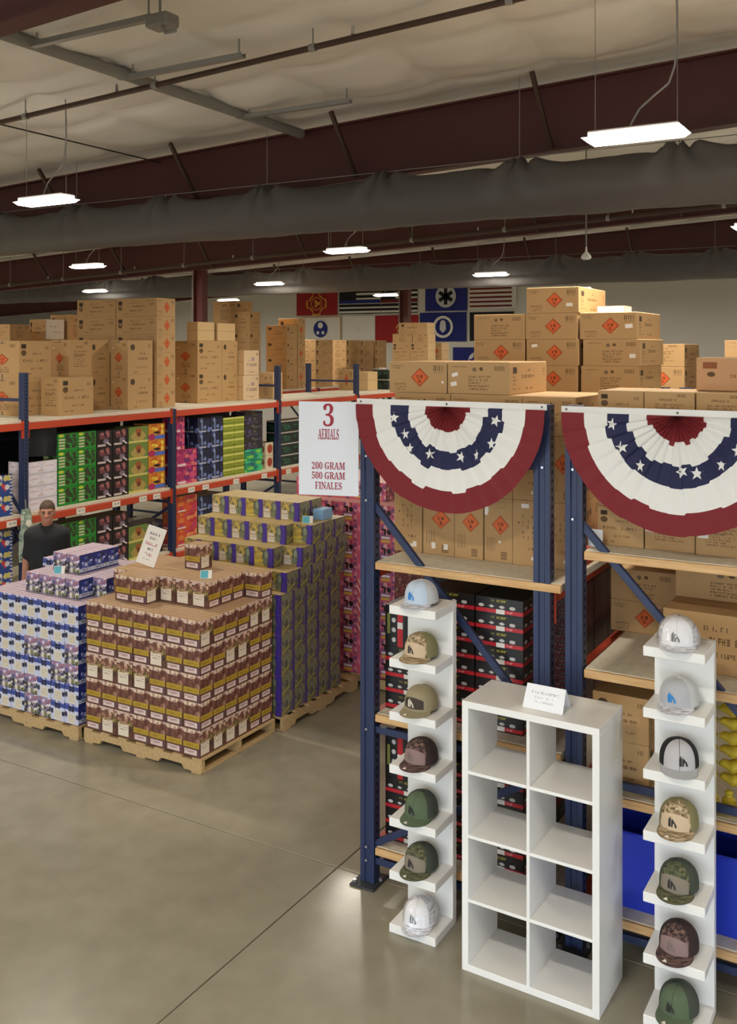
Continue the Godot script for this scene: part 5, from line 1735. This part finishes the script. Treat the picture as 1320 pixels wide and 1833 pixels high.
func cap(at: Vector3, turn: float, c: Array) -> void:
	var film: bool = c[2] == "cap_white"
	var o := thing("baseball_cap", at, turn)
	tag(o, c[9], "cap", "caps on the white towers")
	var st := start()
	var fa := deg_to_rad(52)
	sheet(st, 18, 14, func(u: float, v: float) -> Vector3: return crown(lerpf(-fa, fa, u), v))
	sheet(st, 18, 14, func(u: float, v: float) -> Vector3: return crown(lerpf(-fa, fa, u), v, -0.003), true)
	part("front_crown", st.commit(), o, M[c[2]])
	st = start()
	sheet(st, 30, 14, func(u: float, v: float) -> Vector3: return crown(lerpf(fa, TAU - fa, u), v))
	sheet(st, 30, 14, func(u: float, v: float) -> Vector3: return crown(lerpf(fa, TAU - fa, u), v, -0.003), true)
	part("back_crown", st.commit(), o, M[c[3]])
	# seams between the panels
	st = start()
	for a in [0.0, 52.0, -52.0, 118.0, -118.0, 180.0]:
		var pts := []
		for k in 9: pts.append(crown(deg_to_rad(a), k / 8.0, 0.0006))
		tube(st, pts, 0.0011, 4)
	part("seams", st.commit(), o, M[c[3]])
	st = start()
	lathe(st, [Vector2(0.011, 0), Vector2(0.010, 0.004), Vector2(0.005, 0.007), Vector2(0, 0.0075)], 12)
	part("button", st.commit(), o, M[c[3]], Vector3(0, 0.138, 0))
	# visor
	var va := deg_to_rad(66)
	var vis := func(u: float, v: float) -> Vector3:
		var ph := lerpf(-va, va, u)
		var p := crown(ph, 0.0)
		var l := 0.07 * pow(maxf(0.0, cos(ph / va * PI / 2)), 0.5)
		p += Vector3(0.22 * sin(ph) * l, -0.013 * v, l) * Vector3(v, 1, v)
		p.y += -0.004 * v * pow(absf(sin(ph)), 2.0) + 0.0015
		return p
	st = start()
	sheet(st, 24, 6, vis, true)
	sheet(st, 24, 6, func(u: float, v: float) -> Vector3: return vis.call(u, v) - Vector3(0, 0.003, 0))
	sheet(st, 24, 1, func(u: float, v: float) -> Vector3: return vis.call(u, 1.0) - Vector3(0, 0.003 * (1.0 - v), 0))
	part("visor", st.commit(), o, M[c[5]])
	# sewn panel or patch
	if c[4]:
		st = start()
		var top := 0.5 if c[4] != "patch_brown" else 0.44
		var bot := 0.03 if c[4] != "patch_brown" else 0.08
		var pa := deg_to_rad(46.0 if c[4] != "patch_brown" else 40.0)
		var pf := func(u: float, v: float) -> Vector3:
			var k := 2.0 * u - 1.0
			var rise := 1.0 - 0.3 * k * k
			return crown(k * pa, lerpf(bot, bot + (top - bot) * rise, v), 0.0016)
		sheet(st, 16, 8, pf)
		sheet(st, 16, 8, func(u: float, v: float) -> Vector3: return pf.call(u, v) + Vector3(0, 0, -0.001), true)
		part("front_panel", st.commit(), o, M[c[4]])
	# emblem: an upright bar with a flame tip, and an arched stroke
	st = start()
	var ex := -0.10 if at.x < -2.0 else (0.2 if c[3] == "cap_black" else -0.05)
	for pg in [[Vector2(0, 0), Vector2(0.3, 0), Vector2(0.3, 0.62), Vector2(0.24, 1.05), Vector2(0.0, 0.7)], [Vector2(0.36, 0.0), Vector2(0.5, 0.0), Vector2(0.56, 0.36), Vector2(0.68, 0.4), Vector2(0.78, 0.0), Vector2(1.0, 0.0), Vector2(0.9, 0.34), Vector2(0.66, 0.62), Vector2(0.4, 0.86), Vector2(0.36, 0.7)]]:
		var pl := PackedVector2Array(pg)
		var ix := Geometry2D.triangulate_polygon(pl)
		for k in range(0, ix.size(), 3):
			var q := []
			for m in 3:
				var e: Vector2 = pl[ix[k + m]]
				q.append(crown(ex + (e.x - 0.5) * 0.44, 0.12 + e.y * 0.27, 0.0034))
			if (q[1] - q[0]).cross(q[2] - q[0]).dot(q[0] * Vector3(1, 0, 1)) > 0.0: tri(st, q[0], q[1], q[2])
			else: tri(st, q[0], q[2], q[1])
	part("emblem", st.commit(), o, M[c[6]])
	if c[7]:
		st = start()
		var p: Vector3 = vis.call(0.42, 0.72) + Vector3(0, 0.0008, 0)
		prism(st, PackedVector2Array([Vector2(-0.011, -0.008), Vector2(0.011, -0.008), Vector2(0.007, 0.004), Vector2(0.0, 0.012), Vector2(-0.008, 0.003)]), 0.0, 0.0006, Transform3D(Basis(Vector3.RIGHT, Vector3(0, 0.17, -0.98), Vector3(0, 0.98, 0.17)), p))
		part("sticker", st.commit(), o, M.sticker_pale)
	if film:
		# strap showing at the side, and a loose clear wrap
		st = start()
		for k in 7:
			var a := crown(deg_to_rad(70 + k * 14), 0.1 + 0.05 * k, 0.003)
			var b := crown(deg_to_rad(84 + k * 14), 0.15 + 0.05 * k, 0.004)
			rod(st, a, b, 0.008, 0.008, 6)
		part("strap", st.commit(), o, M.cap_grey)
		var nz := FastNoiseLite.new()
		nz.seed = int(at.y * 10)
		nz.frequency = 9.0
		st = start()
		sheet(st, 40, 18, func(u: float, v: float) -> Vector3:
			var ph := TAU * u
			var p := crown(ph, v, 0.010)
			if cos(ph) > 0.2: p.z += 0.055 * (cos(ph) - 0.2) * (1.0 - v) * (1.0 - v)
			p += Vector3(sin(ph), 0.6, cos(ph)) * 0.010 * nz.get_noise_3d(p.x, p.y, p.z)
			p.y = maxf(p.y - 0.016 * (1.0 - v), 0.0004)
			return p, false, true)
		part("clear_wrap", st.commit(), o, M.clear_film)


# ------------------------------------------------------------------ buntings
func buntings() -> void:
	var s1 := [[-0.352, -0.111, 1.0], [-0.274, -0.208, 0.8], [-0.241, -0.295, 0.8], [-0.104, -0.321, 1.0], [0.101, -0.327, 1.0], [0.295, -0.24, 0.75], [0.321, -0.106, 1.0], [0.2, -0.31, 0.35]]
	var s2 := [[-0.345, -0.09, 0.8], [-0.291, -0.213, 1.0], [-0.192, -0.307, 0.7], [0.025, -0.325, 0.9], [0.101, -0.33, 1.0], [0.223, -0.278, 0.7], [0.303, -0.2, 0.9], [0.35, -0.093, 0.9]]
	bunting(Vector3(-2.522, 3.077, -5.225), 0.622, 0.632, s1, 3, "pleated half-round bunting hung beside the white sign board")
	bunting(Vector3(-1.175, 3.07, -5.225), 0.632, 0.63, s2, 8, "pleated half-round bunting hung over the second hat tower")


func bunting(at: Vector3, A: float, B: float, stars: Array, sd: int, label: String) -> void:
	var o := thing("pleated_bunting", at)
	tag(o, label, "bunting", "red white and blue buntings")
	var g := RandomNumberGenerator.new()
	g.seed = sd
	var N := 17
	var jit := []
	for b in 6:
		var row := []
		for k in N + 1: row.append(g.randf_range(-1.0, 1.0))
		jit.append(row)
	var lean := []
	for k in N + 2: lean.append(g.randf_range(0.7, 1.3))
	var surf := func(th: float, rho: float) -> Vector3:
		# th 0 left .. PI right
		var q := th / PI * N
		var k := int(floor(clampf(q, 0.0, N - 0.001)))
		var f: float = q - k
		var saw: float = (f if f < 0.82 else (1.0 - f) / 0.18 * 0.82) * lean[k]
		var z: float = 0.004 + 0.022 * saw * (0.35 + 0.65 * sin(PI * minf(1.0, rho * 1.1 + 0.12))) + 0.018 * rho * rho
		return Vector3(-A * rho * cos(th), -B * rho * sin(th) - 0.034, z)
	var bands := [[0.003, 0.235, "cloth_red", "red_centre"], [0.235, 0.42, "cloth_white", "inner_white_band"], [0.42, 0.6, "cloth_navy", "starred_blue_band"], [0.6, 0.805, "cloth_white", "outer_white_band"], [0.805, 1.0, "cloth_red", "outer_red_band"]]
	for bi in 5:
		var b: Array = bands[bi]
		var edge := func(rho: float, idx: int, q: float) -> float:
			var k := int(floor(clampf(q, 0.0, N - 0.001)))
			return rho + (0.022 if idx < 5 else 0.006) * jit[idx][k] * (0.0 if idx == 0 else 1.0)
		var fn := func(u: float, v: float) -> Vector3:
			var th := u * PI
			return surf.call(th, lerpf(edge.call(b[1], bi, u * N), edge.call(b[2 - 1 + 0] if false else b[1], bi, u * N), v))
		var fn2 := func(u: float, v: float) -> Vector3:
			var r0: float = edge.call(b[0], bi, u * N)
			var r1: float = edge.call(b[1], bi + 1, u * N)
			return surf.call(u * PI, lerpf(r1, r0, v))
		var st := start()
		sheet(st, N * 10, 5, fn2)
		sheet(st, N * 10, 5, func(u: float, v: float) -> Vector3: return fn2.call(u, v) - Vector3(0, 0, 0.0012), true)
		part(b[3], st.commit(), o, M[b[2]])
	# stars
	for s in stars:
		var st := start()
		var r := 0.036
		var spin := g.randf_range(-0.4, 0.4)
		var mid := Vector2(s[0], s[1])
		var rim_pts := []
		for k in 10:
			var a := spin + PI / 2 + k * PI / 5
			var rr := r if k % 2 == 0 else r * 0.42
			rim_pts.append(mid + Vector2(cos(a) * rr * s[2], sin(a) * rr))
		var lift := func(p: Vector2) -> Vector3:
			var e := Vector2(-p.x / A, -(p.y + 0.034) / B)
			var th := atan2(maxf(0.0, e.y), e.x)
			var w: Vector3 = surf.call(th, e.length())
			return Vector3(p.x, p.y, w.z + 0.0022)
		for k in 10:
			var m1: Vector2 = (mid + rim_pts[k]) * 0.5
			var m2: Vector2 = (mid + rim_pts[(k + 1) % 10]) * 0.5
			tri(st, lift.call(mid), lift.call(m1), lift.call(m2))
			quad(st, lift.call(m1), lift.call(rim_pts[k]), lift.call(rim_pts[(k + 1) % 10]), lift.call(m2))
		part("star", st.commit(), o, M.cloth_white)
	var st2 := start()
	bevelled(st2, Vector3(-A - 0.004, -0.036, 0.0), Vector3(A + 0.004, 0, 0.004), 0.001)
	part("header_tape", st2.commit(), o, M.cloth_white)
	for x in [-A + 0.025, 0.0, A - 0.025]:
		st2 = start()
		rod(st2, Vector3(x, -0.018, 0.003), Vector3(x, -0.018, 0.006), 0.007, 0.006, 12)
		part("grommet", st2.commit(), o, M.grommet)
		st2 = start()
		rod(st2, Vector3(x, -0.018, -0.053), Vector3(x, -0.018, 0.001), 0.003, 0.003, 6)
		part("cable_tie", st2.commit(), o, M.cable_dark)


# ------------------------------------------------------------------ hanging board with lettering
func lettering(words: String, w: float, h: float, mat: Material, parent: Node3D, at: Vector3, called: String, bold := true) -> void:
	var fnt := SystemFont.new()
	fnt.font_names = PackedStringArray(["Droid Serif"])
	fnt.font_weight = 700 if bold else 400
	var tm := TextMesh.new()
	tm.text = words
	tm.font = fnt
	tm.font_size = 64
	tm.pixel_size = 0.01
	tm.depth = 0.02
	tm.curve_step = 1.0
	tm.material = mat
	var b := tm.get_aabb()
	var o := part(called, tm, parent, mat)
	var sx := w / b.size.x
	var sy := h / b.size.y
	o.scale = Vector3(sx, sy, 0.05)
	o.position = at - Vector3(b.get_center().x * sx, b.get_center().y * sy, 0)


func board_sign() -> void:
	var s := thing("hanging_sign", Vector3(-3.357, 2.45, -5.215), deg_to_rad(16))
	tag(s, "white sign board with red lettering beside the first bunting", "sign")
	var st := start()
	bevelled(st, Vector3(-0.2, 0, -0.006), Vector3(0.2, 0.6, 0), 0.001)
	part("board", st.commit(), s, M.signboard)
	lettering("3", 0.071, 0.147, M.sign_red, s, Vector3(0, 0.515, 0.001), "number")
	lettering("AERIALS", 0.138, 0.068, M.sign_red, s, Vector3(0, 0.392, 0.001), "heading")
	lettering("200 GRAM", 0.222, 0.046, M.sign_red, s, Vector3(0, 0.19, 0.001), "text_line")
	lettering("500 GRAM", 0.222, 0.046, M.sign_red, s, Vector3(0, 0.127, 0.001), "text_line")
	lettering("FINALES", 0.178, 0.046, M.sign_red, s, Vector3(0, 0.062, 0.001), "text_line")
	for y in [0.08, 0.5]:
		st = start()
		bevelled(st, Vector3(0.14, y - 0.012, -0.014), Vector3(0.2, y + 0.012, -0.007), 0.002)
		part("clip", st.commit(), s, M.plate_grey)


# ------------------------------------------------------------------ flags on the back wall
func cloth(x0: float, x1: float, y0: float, y1: float, dz: float, ph: float) -> Mesh:
	var st := start()
	var f := func(u: float, v: float) -> Vector3:
		return Vector3(lerpf(x0, x1, u), lerpf(y0, y1, v), dz + 0.03 + 0.014 * sin(lerpf(x0, x1, u) * 5.0 + ph))
	sheet(st, 24, 2, f)
	sheet(st, 24, 2, func(u: float, v: float) -> Vector3: return f.call(u, v) - Vector3(0, 0, 0.003), true)
	return st.commit()


func ring(st: SurfaceTool, size: float, r0: float, r1: float, c: Vector2, z: float, lobes := 0, amp := 0.0) -> void:
	r0 *= size
	r1 *= size
	c *= size
	for k in 48:
		var p := []
		for e in [[k, r0], [k, r1], [k + 1, r1], [k + 1, r0]]:
			var a: float = TAU * e[0] / 48.0
			var r: float = e[1] * (1.0 + (amp * signf(cos(lobes * a)) if lobes else 0.0))
			p.append(Vector3(c.x + r * cos(a), c.y + r * sin(a), z))
		quad(st, p[0], p[1], p[2], p[3])


func flags() -> void:
	var z := -29.29
	var fl := func(called: String, label: String, x0: float, x1: float, y0: float, y1: float, mat: String) -> Node3D:
		var t := thing(called, Vector3((x0 + x1) / 2, (y0 + y1) / 2, z))
		tag(t, label, "flag", "flags on the back wall")
		part("field", cloth((x0 - x1) / 2, (x1 - x0) / 2, (y0 - y1) / 2, (y1 - y0) / 2, 0.0, x0), t, M[mat])
		return t
	var st: SurfaceTool
	var t: Node3D = fl.call("red_flag", "red flag with a gold lobed emblem on the back wall", -20.218, -18.455, 4.579, 5.429, "flag_red")
	st = start()
	ring(st, 0.787, 0.42, 0.5, Vector2(0, 0.0), 0.055, 4, 0.14)
	ring(st, 0.787, 0.26, 0.3, Vector2(0, 0.0), 0.055)
	ring(st, 0.787, 0.0, 0.14, Vector2(0.02, 0.0), 0.055, 3, 0.3)
	part("emblem", st.commit(), t, M.flag_gold)
	for e in [["flag_blue", -18.376, -16.692, "black flag with white stripes and one blue stripe"], ["flag_maroon", -16.677, -15.236, "black flag with white stripes and one red stripe"]]:
		t = fl.call("striped_flag", e[3] + " on the back wall", e[1], e[2], 4.603, 5.445, "flag_black")
		var w: float = e[2] - e[1]
		for k in 5:
			var y := -0.39 + k * 0.157
			part("stripe", cloth(-w / 2 if k < 3 else -w / 2 + w * 0.42, w / 2, y, y + 0.07 - 0.015 * (k % 2), 0.006, e[1]), t, M.flag_white)
		part("colour_stripe", cloth(-w / 2, w / 2, -0.055, 0.055, 0.01, e[1]), t, M[e[0]])
	t = fl.call("blue_flag", "blue flag with a silver disc and star on the back wall", -14.937, -13.379, 4.642, 5.523, "flag_blue")
	st = start()
	ring(st, 0.787, 0.0, 0.48, Vector2(0, 0.06), 0.055)
	part("disc", st.commit(), t, M.flag_silver)
	st = start()
	for k in 3: prism(st, PackedVector2Array([Vector2(-0.063, -0.28), Vector2(0.063, -0.28), Vector2(0.063, 0.28), Vector2(-0.063, 0.28)]), 0.057, 0.062, Transform3D(Basis(Vector3.BACK, k * PI / 3), Vector3(0, 0.047, 0)))
	part("star", st.commit(), t, M.flag_black)
	t = fl.call("striped_flag", "white flag with dark red stripes at the end of the row", -13.316, -11.648, 4.681, 5.523, "flag_white")
	for k in 5: part("stripe", cloth(-0.8, 0.68, -0.36 + k * 0.142, -0.36 + k * 0.142 + 0.063, 0.006, -13.3), t, M.flag_maroon)
	t = fl.call("white_flag", "white flag with a round blue emblem behind the cartons", -19.99, -18.306, 3.595, 4.524, "flag_white")
	st = start()
	ring(st, 0.787, 0.0, 0.38, Vector2(-0.02, 0.03), 0.055)
	part("emblem", st.commit(), t, M.flag_blue)
	st = start()
	ring(st, 0.787, 0.0, 0.14, Vector2(-0.02, 0.2), 0.06)
	ring(st, 0.787, 0.0, 0.08, Vector2(-0.16, -0.14), 0.06)
	ring(st, 0.787, 0.0, 0.08, Vector2(0.12, -0.14), 0.06)
	part("emblem_detail", st.commit(), t, M.flag_white)
	st = start()
	for e in [[-0.84, -0.464, 0.84, -0.44], [-0.84, 0.44, 0.84, 0.464], [-0.84, -0.44, -0.82, 0.44], [0.82, -0.44, 0.84, 0.44]]: cuboid(st, Vector3(e[0], e[1], 0.05), Vector3(e[2], e[3], 0.054))
	part("fringe", st.commit(), t, M.flag_gold)
	t = fl.call("white_flag", "plain white flag with a faint small mark", -18.235, -16.913, 3.595, 4.532, "flag_white")
	st = start()
	ring(st, 0.787, 0.06, 0.08, Vector2(0.0, 0.0), 0.055)
	part("mark", st.commit(), t, M.flag_silver)
	t = fl.call("red_flag", "red flag with a gold globe emblem half hidden by cartons", -16.897, -15.197, 3.595, 4.532, "flag_red")
	st = start()
	ring(st, 0.787, 0.0, 0.2, Vector2(0.3, -0.1), 0.055)
	ring(st, 0.787, 0.24, 0.3, Vector2(0.3, -0.1), 0.055, 5, 0.2)
	part("emblem", st.commit(), t, M.flag_gold)
	t = fl.call("blue_flag", "blue flag with a white ring and silver crest", -15.15, -13.403, 3.619, 4.595, "flag_deep_blue")
	st = start()
	ring(st, 0.787, 0.36, 0.47, Vector2(0.02, 0.0), 0.055)
	part("ring", st.commit(), t, M.flag_white)
	st = start()
	ring(st, 0.787, 0.0, 0.13, Vector2(0.02, 0.16), 0.055)
	prism(st, PackedVector2Array([Vector2(-0.1, -0.095), Vector2(0.016, -0.2), Vector2(0.13, -0.095), Vector2(0.13, 0.08), Vector2(-0.1, 0.08)]), 0.055, 0.06)
	part("crest", st.commit(), t, M.flag_silver)
	fl.call("dark_flag", "dark navy flag mostly hidden behind the stepped cartons", -13.285, -11.726, 3.635, 4.579, "flag_black")
	t = fl.call("blue_flag", "low blue flag with a pale seal behind the cartons", -13.898, -12.277, 2.533, 3.422, "flag_deep_blue")
	st = start()
	ring(st, 0.787, 0.0, 0.36, Vector2(0.05, 0.0), 0.055)
	part("seal", st.commit(), t, M.flag_silver)
	st = start()
	ring(st, 0.787, 0.1, 0.26, Vector2(0.05, 0.0), 0.058, 4, 0.2)
	part("seal_detail", st.commit(), t, M.flag_blue)


# ------------------------------------------------------------------ the man
func sdf(p: Vector3, bones: Array, k: float) -> float:
	var d := 9.0
	for b in bones:
		var a: Vector3 = b[0]
		var ab: Vector3 = b[1] - a
		var h := clampf((p - a).dot(ab) / maxf(ab.length_squared(), 1e-6), 0.0, 1.0)
		var e := (p - a - ab * h)
		if b.size() > 4: e *= b[4]
		var q := e.length() - lerpf(b[2], b[3], h)
		var m := maxf(k - absf(d - q), 0.0) / k
		d = minf(d, q) - m * m * k * 0.25
	return d


func nets(st: SurfaceTool, f: Callable, lo: Vector3, hi: Vector3, cell: float) -> void:
	var n := Vector3i(((hi - lo) / cell).ceil()) + Vector3i.ONE
	var val := PackedFloat32Array()
	val.resize(n.x * n.y * n.z)
	for z in n.z:
		for y in n.y:
			for x in n.x:
				val[(z * n.y + y) * n.x + x] = f.call(lo + Vector3(x, y, z) * cell)
	var vert := {}
	var norm := {}
	var off := [Vector3i(0, 0, 0), Vector3i(1, 0, 0), Vector3i(0, 1, 0), Vector3i(1, 1, 0), Vector3i(0, 0, 1), Vector3i(1, 0, 1), Vector3i(0, 1, 1), Vector3i(1, 1, 1)]
	for z in n.z - 1:
		for y in n.y - 1:
			for x in n.x - 1:
				var g := []
				var inside := 0
				for o in off:
					var v := val[((z + o.z) * n.y + y + o.y) * n.x + x + o.x]
					g.append(v)
					if v < 0.0: inside += 1
				if inside == 0 or inside == 8:
					continue
				var sum := Vector3.ZERO
				var cnt := 0
				for e in [[0, 1], [2, 3], [4, 5], [6, 7], [0, 2], [1, 3], [4, 6], [5, 7], [0, 4], [1, 5], [2, 6], [3, 7]]:
					var a: float = g[e[0]]
					var b: float = g[e[1]]
					if (a < 0.0) != (b < 0.0):
						sum += Vector3(off[e[0]]).lerp(Vector3(off[e[1]]), a / (a - b))
						cnt += 1
				var id := (z * n.y + y) * n.x + x
				vert[id] = lo + (Vector3(x, y, z) + sum / cnt) * cell
				norm[id] = Vector3(g[1] + g[3] + g[5] + g[7] - g[0] - g[2] - g[4] - g[6], g[2] + g[3] + g[6] + g[7] - g[0] - g[1] - g[4] - g[5], g[4] + g[5] + g[6] + g[7] - g[0] - g[1] - g[2] - g[3]).normalized()
	for z in range(1, n.z - 1):
		for y in range(1, n.y - 1):
			for x in range(1, n.x - 1):
				var i := (z * n.y + y) * n.x + x
				var s := val[i] < 0.0
				for ax in 3:
					var j: int = i + [1, n.x, n.x * n.y][ax]
					if (val[j] < 0.0) == s:
						continue
					var u: int = [n.x, n.x * n.y, 1][ax]
					var w: int = [n.x * n.y, 1, n.x][ax]
					var q := [i, i - u, i - u - w, i - w]
					var ok := true
					for c in q:
						if not vert.has(c): ok = false
					if not ok:
						continue
					for k in ([0, 2, 1, 0, 3, 2] if s else [0, 1, 2, 0, 2, 3]):
						st.set_normal(norm[q[k]])
						st.add_vertex(vert[q[k]])


func person() -> void:
	var o := thing("person", Vector3(-8.08, 0, -7.08), 0.78)
	tag(o, "man in a black t-shirt standing behind the blue and white boxes", "person")
	var bones := [
		[Vector3(0, 0.98, 0), Vector3(0, 1.12, 0), 0.125, 0.12, Vector3(0.82, 1, 1.15)], [Vector3(0, 1.12, 0), Vector3(0, 1.38, 0), 0.115, 0.14, Vector3(0.8, 1, 1.2)],
		[Vector3(-0.12, 1.43, 0), Vector3(0.12, 1.43, 0), 0.06, 0.06], [Vector3(0, 1.42, 0), Vector3(0, 1.56, 0.012), 0.062, 0.054],
	]
	var shirt := [[Vector3(0, 1.0, 0), Vector3(0, 1.15, 0), 0.145, 0.138, Vector3(0.82, 1, 1.12)], [Vector3(0, 1.15, 0), Vector3(0, 1.38, 0), 0.134, 0.158, Vector3(0.8, 1, 1.18)], [Vector3(-0.13, 1.43, 0), Vector3(0.13, 1.43, 0), 0.072, 0.072], [Vector3(0, 1.44, 0.0), Vector3(0, 1.51, 0.008), 0.085, 0.066]]
	var legs := [[Vector3(0, 0.96, 0), Vector3(0, 1.04, 0), 0.14, 0.138, Vector3(0.82, 1, 1.12)]]
	for s in [-1.0, 1.0]:
		var sh := Vector3(0.155 * s, 1.425, 0)
		var el := Vector3(0.205 * s, 1.15, -0.01)
		var wr := Vector3(0.225 * s, 0.91, 0.06)
		bones += [[sh, el, 0.056, 0.043], [el, wr, 0.043, 0.029], [wr, wr + Vector3(0, -0.07, 0.015), 0.03, 0.034, Vector3(1.35, 1, 0.9)]]
		for k in 4:
			var fa := wr + Vector3(0.0, -0.085, 0.015 + (k - 1.5) * 0.019)
			var fm := fa + Vector3(-0.004 * s, -[0.04, 0.046, 0.044, 0.034][k], 0.004)
			var fe := fm + Vector3(-0.014 * s, -[0.03, 0.034, 0.032, 0.026][k], 0.006)
			bones += [[fa, fm, 0.0095, 0.009], [fm, fe, 0.009, 0.0075]]
		bones += [[wr + Vector3(-0.005 * s, -0.035, 0.035), wr + Vector3(-0.012 * s, -0.075, 0.062), 0.012, 0.01], [wr + Vector3(-0.012 * s, -0.075, 0.062), wr + Vector3(-0.018 * s, -0.105, 0.066), 0.0095, 0.008]]
		bones += [[Vector3(0.09 * s, 0.95, 0), Vector3(0.1 * s, 0.5, 0.01), 0.082, 0.056], [Vector3(0.1 * s, 0.5, 0.01), Vector3(0.105 * s, 0.09, -0.02), 0.054, 0.038], [Vector3(0.105 * s, 0.06, -0.02), Vector3(0.115 * s, 0.04, 0.12), 0.034, 0.03]]
		shirt += [[sh, sh.lerp(el, 0.72), 0.066, 0.06], [Vector3(0.03 * s, 1.485, 0), Vector3(0.15 * s, 1.43, 0), 0.06, 0.066]]
		legs += [[Vector3(0.09 * s, 0.95, 0), Vector3(0.1 * s, 0.5, 0.01), 0.098, 0.074], [Vector3(0.1 * s, 0.5, 0.01), Vector3(0.105 * s, 0.1, -0.015), 0.072, 0.064]]
	var st := start()
	nets(st, func(p: Vector3) -> float: return sdf(p, bones, 0.012), Vector3(-0.34, 0.0, -0.16), Vector3(0.34, 1.585, 0.17), 0.013)
	# head on a finer grid, overlapping the neck
	var head := [
		[Vector3(0, 1.695, -0.018), Vector3(0, 1.69, -0.002), 0.082, 0.08, Vector3(1.12, 0.97, 0.92)], [Vector3(0, 1.645, 0.03), Vector3(0, 1.6, 0.04), 0.062, 0.048, Vector3(1.0, 1, 1)],
		[Vector3(0, 1.578, 0.056), Vector3(0, 1.575, 0.058), 0.03, 0.03], [Vector3(-0.03, 1.685, 0.072), Vector3(0.03, 1.685, 0.072), 0.016, 0.016],
		[Vector3(0, 1.672, 0.09), Vector3(0, 1.636, 0.108), 0.009, 0.014], [Vector3(-0.014, 1.634, 0.095), Vector3(0.014, 1.634, 0.095), 0.009, 0.009],
		[Vector3(0, 1.5, 0.005), Vector3(0, 1.6, 0.006), 0.057, 0.056], [Vector3(-0.022, 1.6, 0.082), Vector3(0.022, 1.6, 0.082), 0.01, 0.01],
		[Vector3(-0.079, 1.672, -0.008), Vector3(-0.076, 1.635, -0.002), 0.014, 0.01], [Vector3(0.079, 1.672, -0.008), Vector3(0.076, 1.635, -0.002), 0.014, 0.01],
		[Vector3(-0.04, 1.645, 0.066), Vector3(-0.042, 1.63, 0.062), 0.018, 0.016], [Vector3(0.04, 1.645, 0.066), Vector3(0.042, 1.63, 0.062), 0.018, 0.016],
	]
	nets(st, func(p: Vector3) -> float:
		var d := sdf(p, head, 0.022)
		for s in [-1.0, 1.0]:
			var e := 0.016 - (p - Vector3(0.031 * s, 1.665, 0.094)).length()
			d = maxf(d, e) if e > d - 0.02 else d
		return d, Vector3(-0.11, 1.5, -0.13), Vector3(0.11, 1.79, 0.14), 0.0062)
	part("body", st.commit(), o, M.skin)
	st = start()
	nets(st, func(p: Vector3) -> float:
		var d := sdf(p, shirt, 0.05)
		d = maxf(d, 0.93 - p.y + 0.01 * sin(p.x * 40.0))
		return maxf(d, 0.061 - Vector2(p.x, p.z - 0.012).length() - maxf(0.0, 1.492 - 0.35 * maxf(0.0, p.z) - p.y) * 2.0), Vector3(-0.34, 0.88, -0.2), Vector3(0.34, 1.6, 0.2), 0.012)
	part("t_shirt", st.commit(), o, M.shirt_black)
	st = start()
	nets(st, func(p: Vector3) -> float: return maxf(maxf(sdf(p, legs, 0.03), p.y - 1.03), 0.06 - p.y), Vector3(-0.26, 0.03, -0.18), Vector3(0.26, 1.06, 0.18), 0.017)
	part("trousers", st.commit(), o, M.jeans)
	for s in [-1.0, 1.0]:
		st = start()
		var sb := [[Vector3(0.105 * s, 0.045, -0.03), Vector3(0.118 * s, 0.036, 0.15), 0.046, 0.038], [Vector3(0.105 * s, 0.09, -0.02), Vector3(0.106 * s, 0.06, -0.01), 0.044, 0.046]]
		nets(st, func(p: Vector3) -> float: return maxf(sdf(p, sb, 0.03), 0.0 - p.y), Vector3(0.11 * s - 0.08, -0.012, -0.1), Vector3(0.11 * s + 0.08, 0.15, 0.21), 0.009)
		part("shoe", st.commit(), o, M.shoe)
	st = start()
	var hb := [[Vector3(0, 1.7, -0.022), Vector3(0, 1.697, -0.004), 0.089, 0.086, Vector3(1.12, 0.97, 0.92)]]
	nets(st, func(p: Vector3) -> float:
		var d := sdf(p, hb, 0.01) + 0.0025 * sin(p.x * 160.0) * sin(p.z * 140.0)
		var line := 1.712 - p.y - 0.6 * maxf(0.0, 0.05 - p.z) - 0.9 * maxf(0.0, -0.01 - p.z)
		return maxf(d, line * 0.8), Vector3(-0.11, 1.56, -0.14), Vector3(0.11, 1.81, 0.12), 0.0065)
	part("hair", st.commit(), o, M.hair)
	for s in [-1.0, 1.0]:
		st = start()
		ball(st, Vector3(0.031 * s, 1.664, 0.0775), 0.0128)
		part("eye", st.commit(), o, M.eye_white)
		st = start()
		ball(st, Vector3(0.0305 * s, 1.6645, 0.0868), 0.0072)
		part("iris", st.commit(), o, M.eye_dark)
		st = start()
		tube(st, [Vector3(0.015 * s, 1.683, 0.095), Vector3(0.032 * s, 1.688, 0.092), Vector3(0.05 * s, 1.683, 0.081)], 0.0045, 6)
		part("eyebrow", st.commit(), o, M.hair)
	st = start()
	tube(st, [Vector3(-0.022, 1.601, 0.087), Vector3(0, 1.6035, 0.0935), Vector3(0.022, 1.601, 0.087)], 0.0055, 6)
	part("lips", st.commit(), o, M.lip)


func ball(st: SurfaceTool, c: Vector3, r: float) -> void:
	sheet(st, 12, 8, func(u: float, v: float) -> Vector3:
		var a := TAU * u
		var b := PI * (v - 0.5)
		return c + r * Vector3(sin(a) * cos(b), sin(b), cos(a) * cos(b)), false, true)
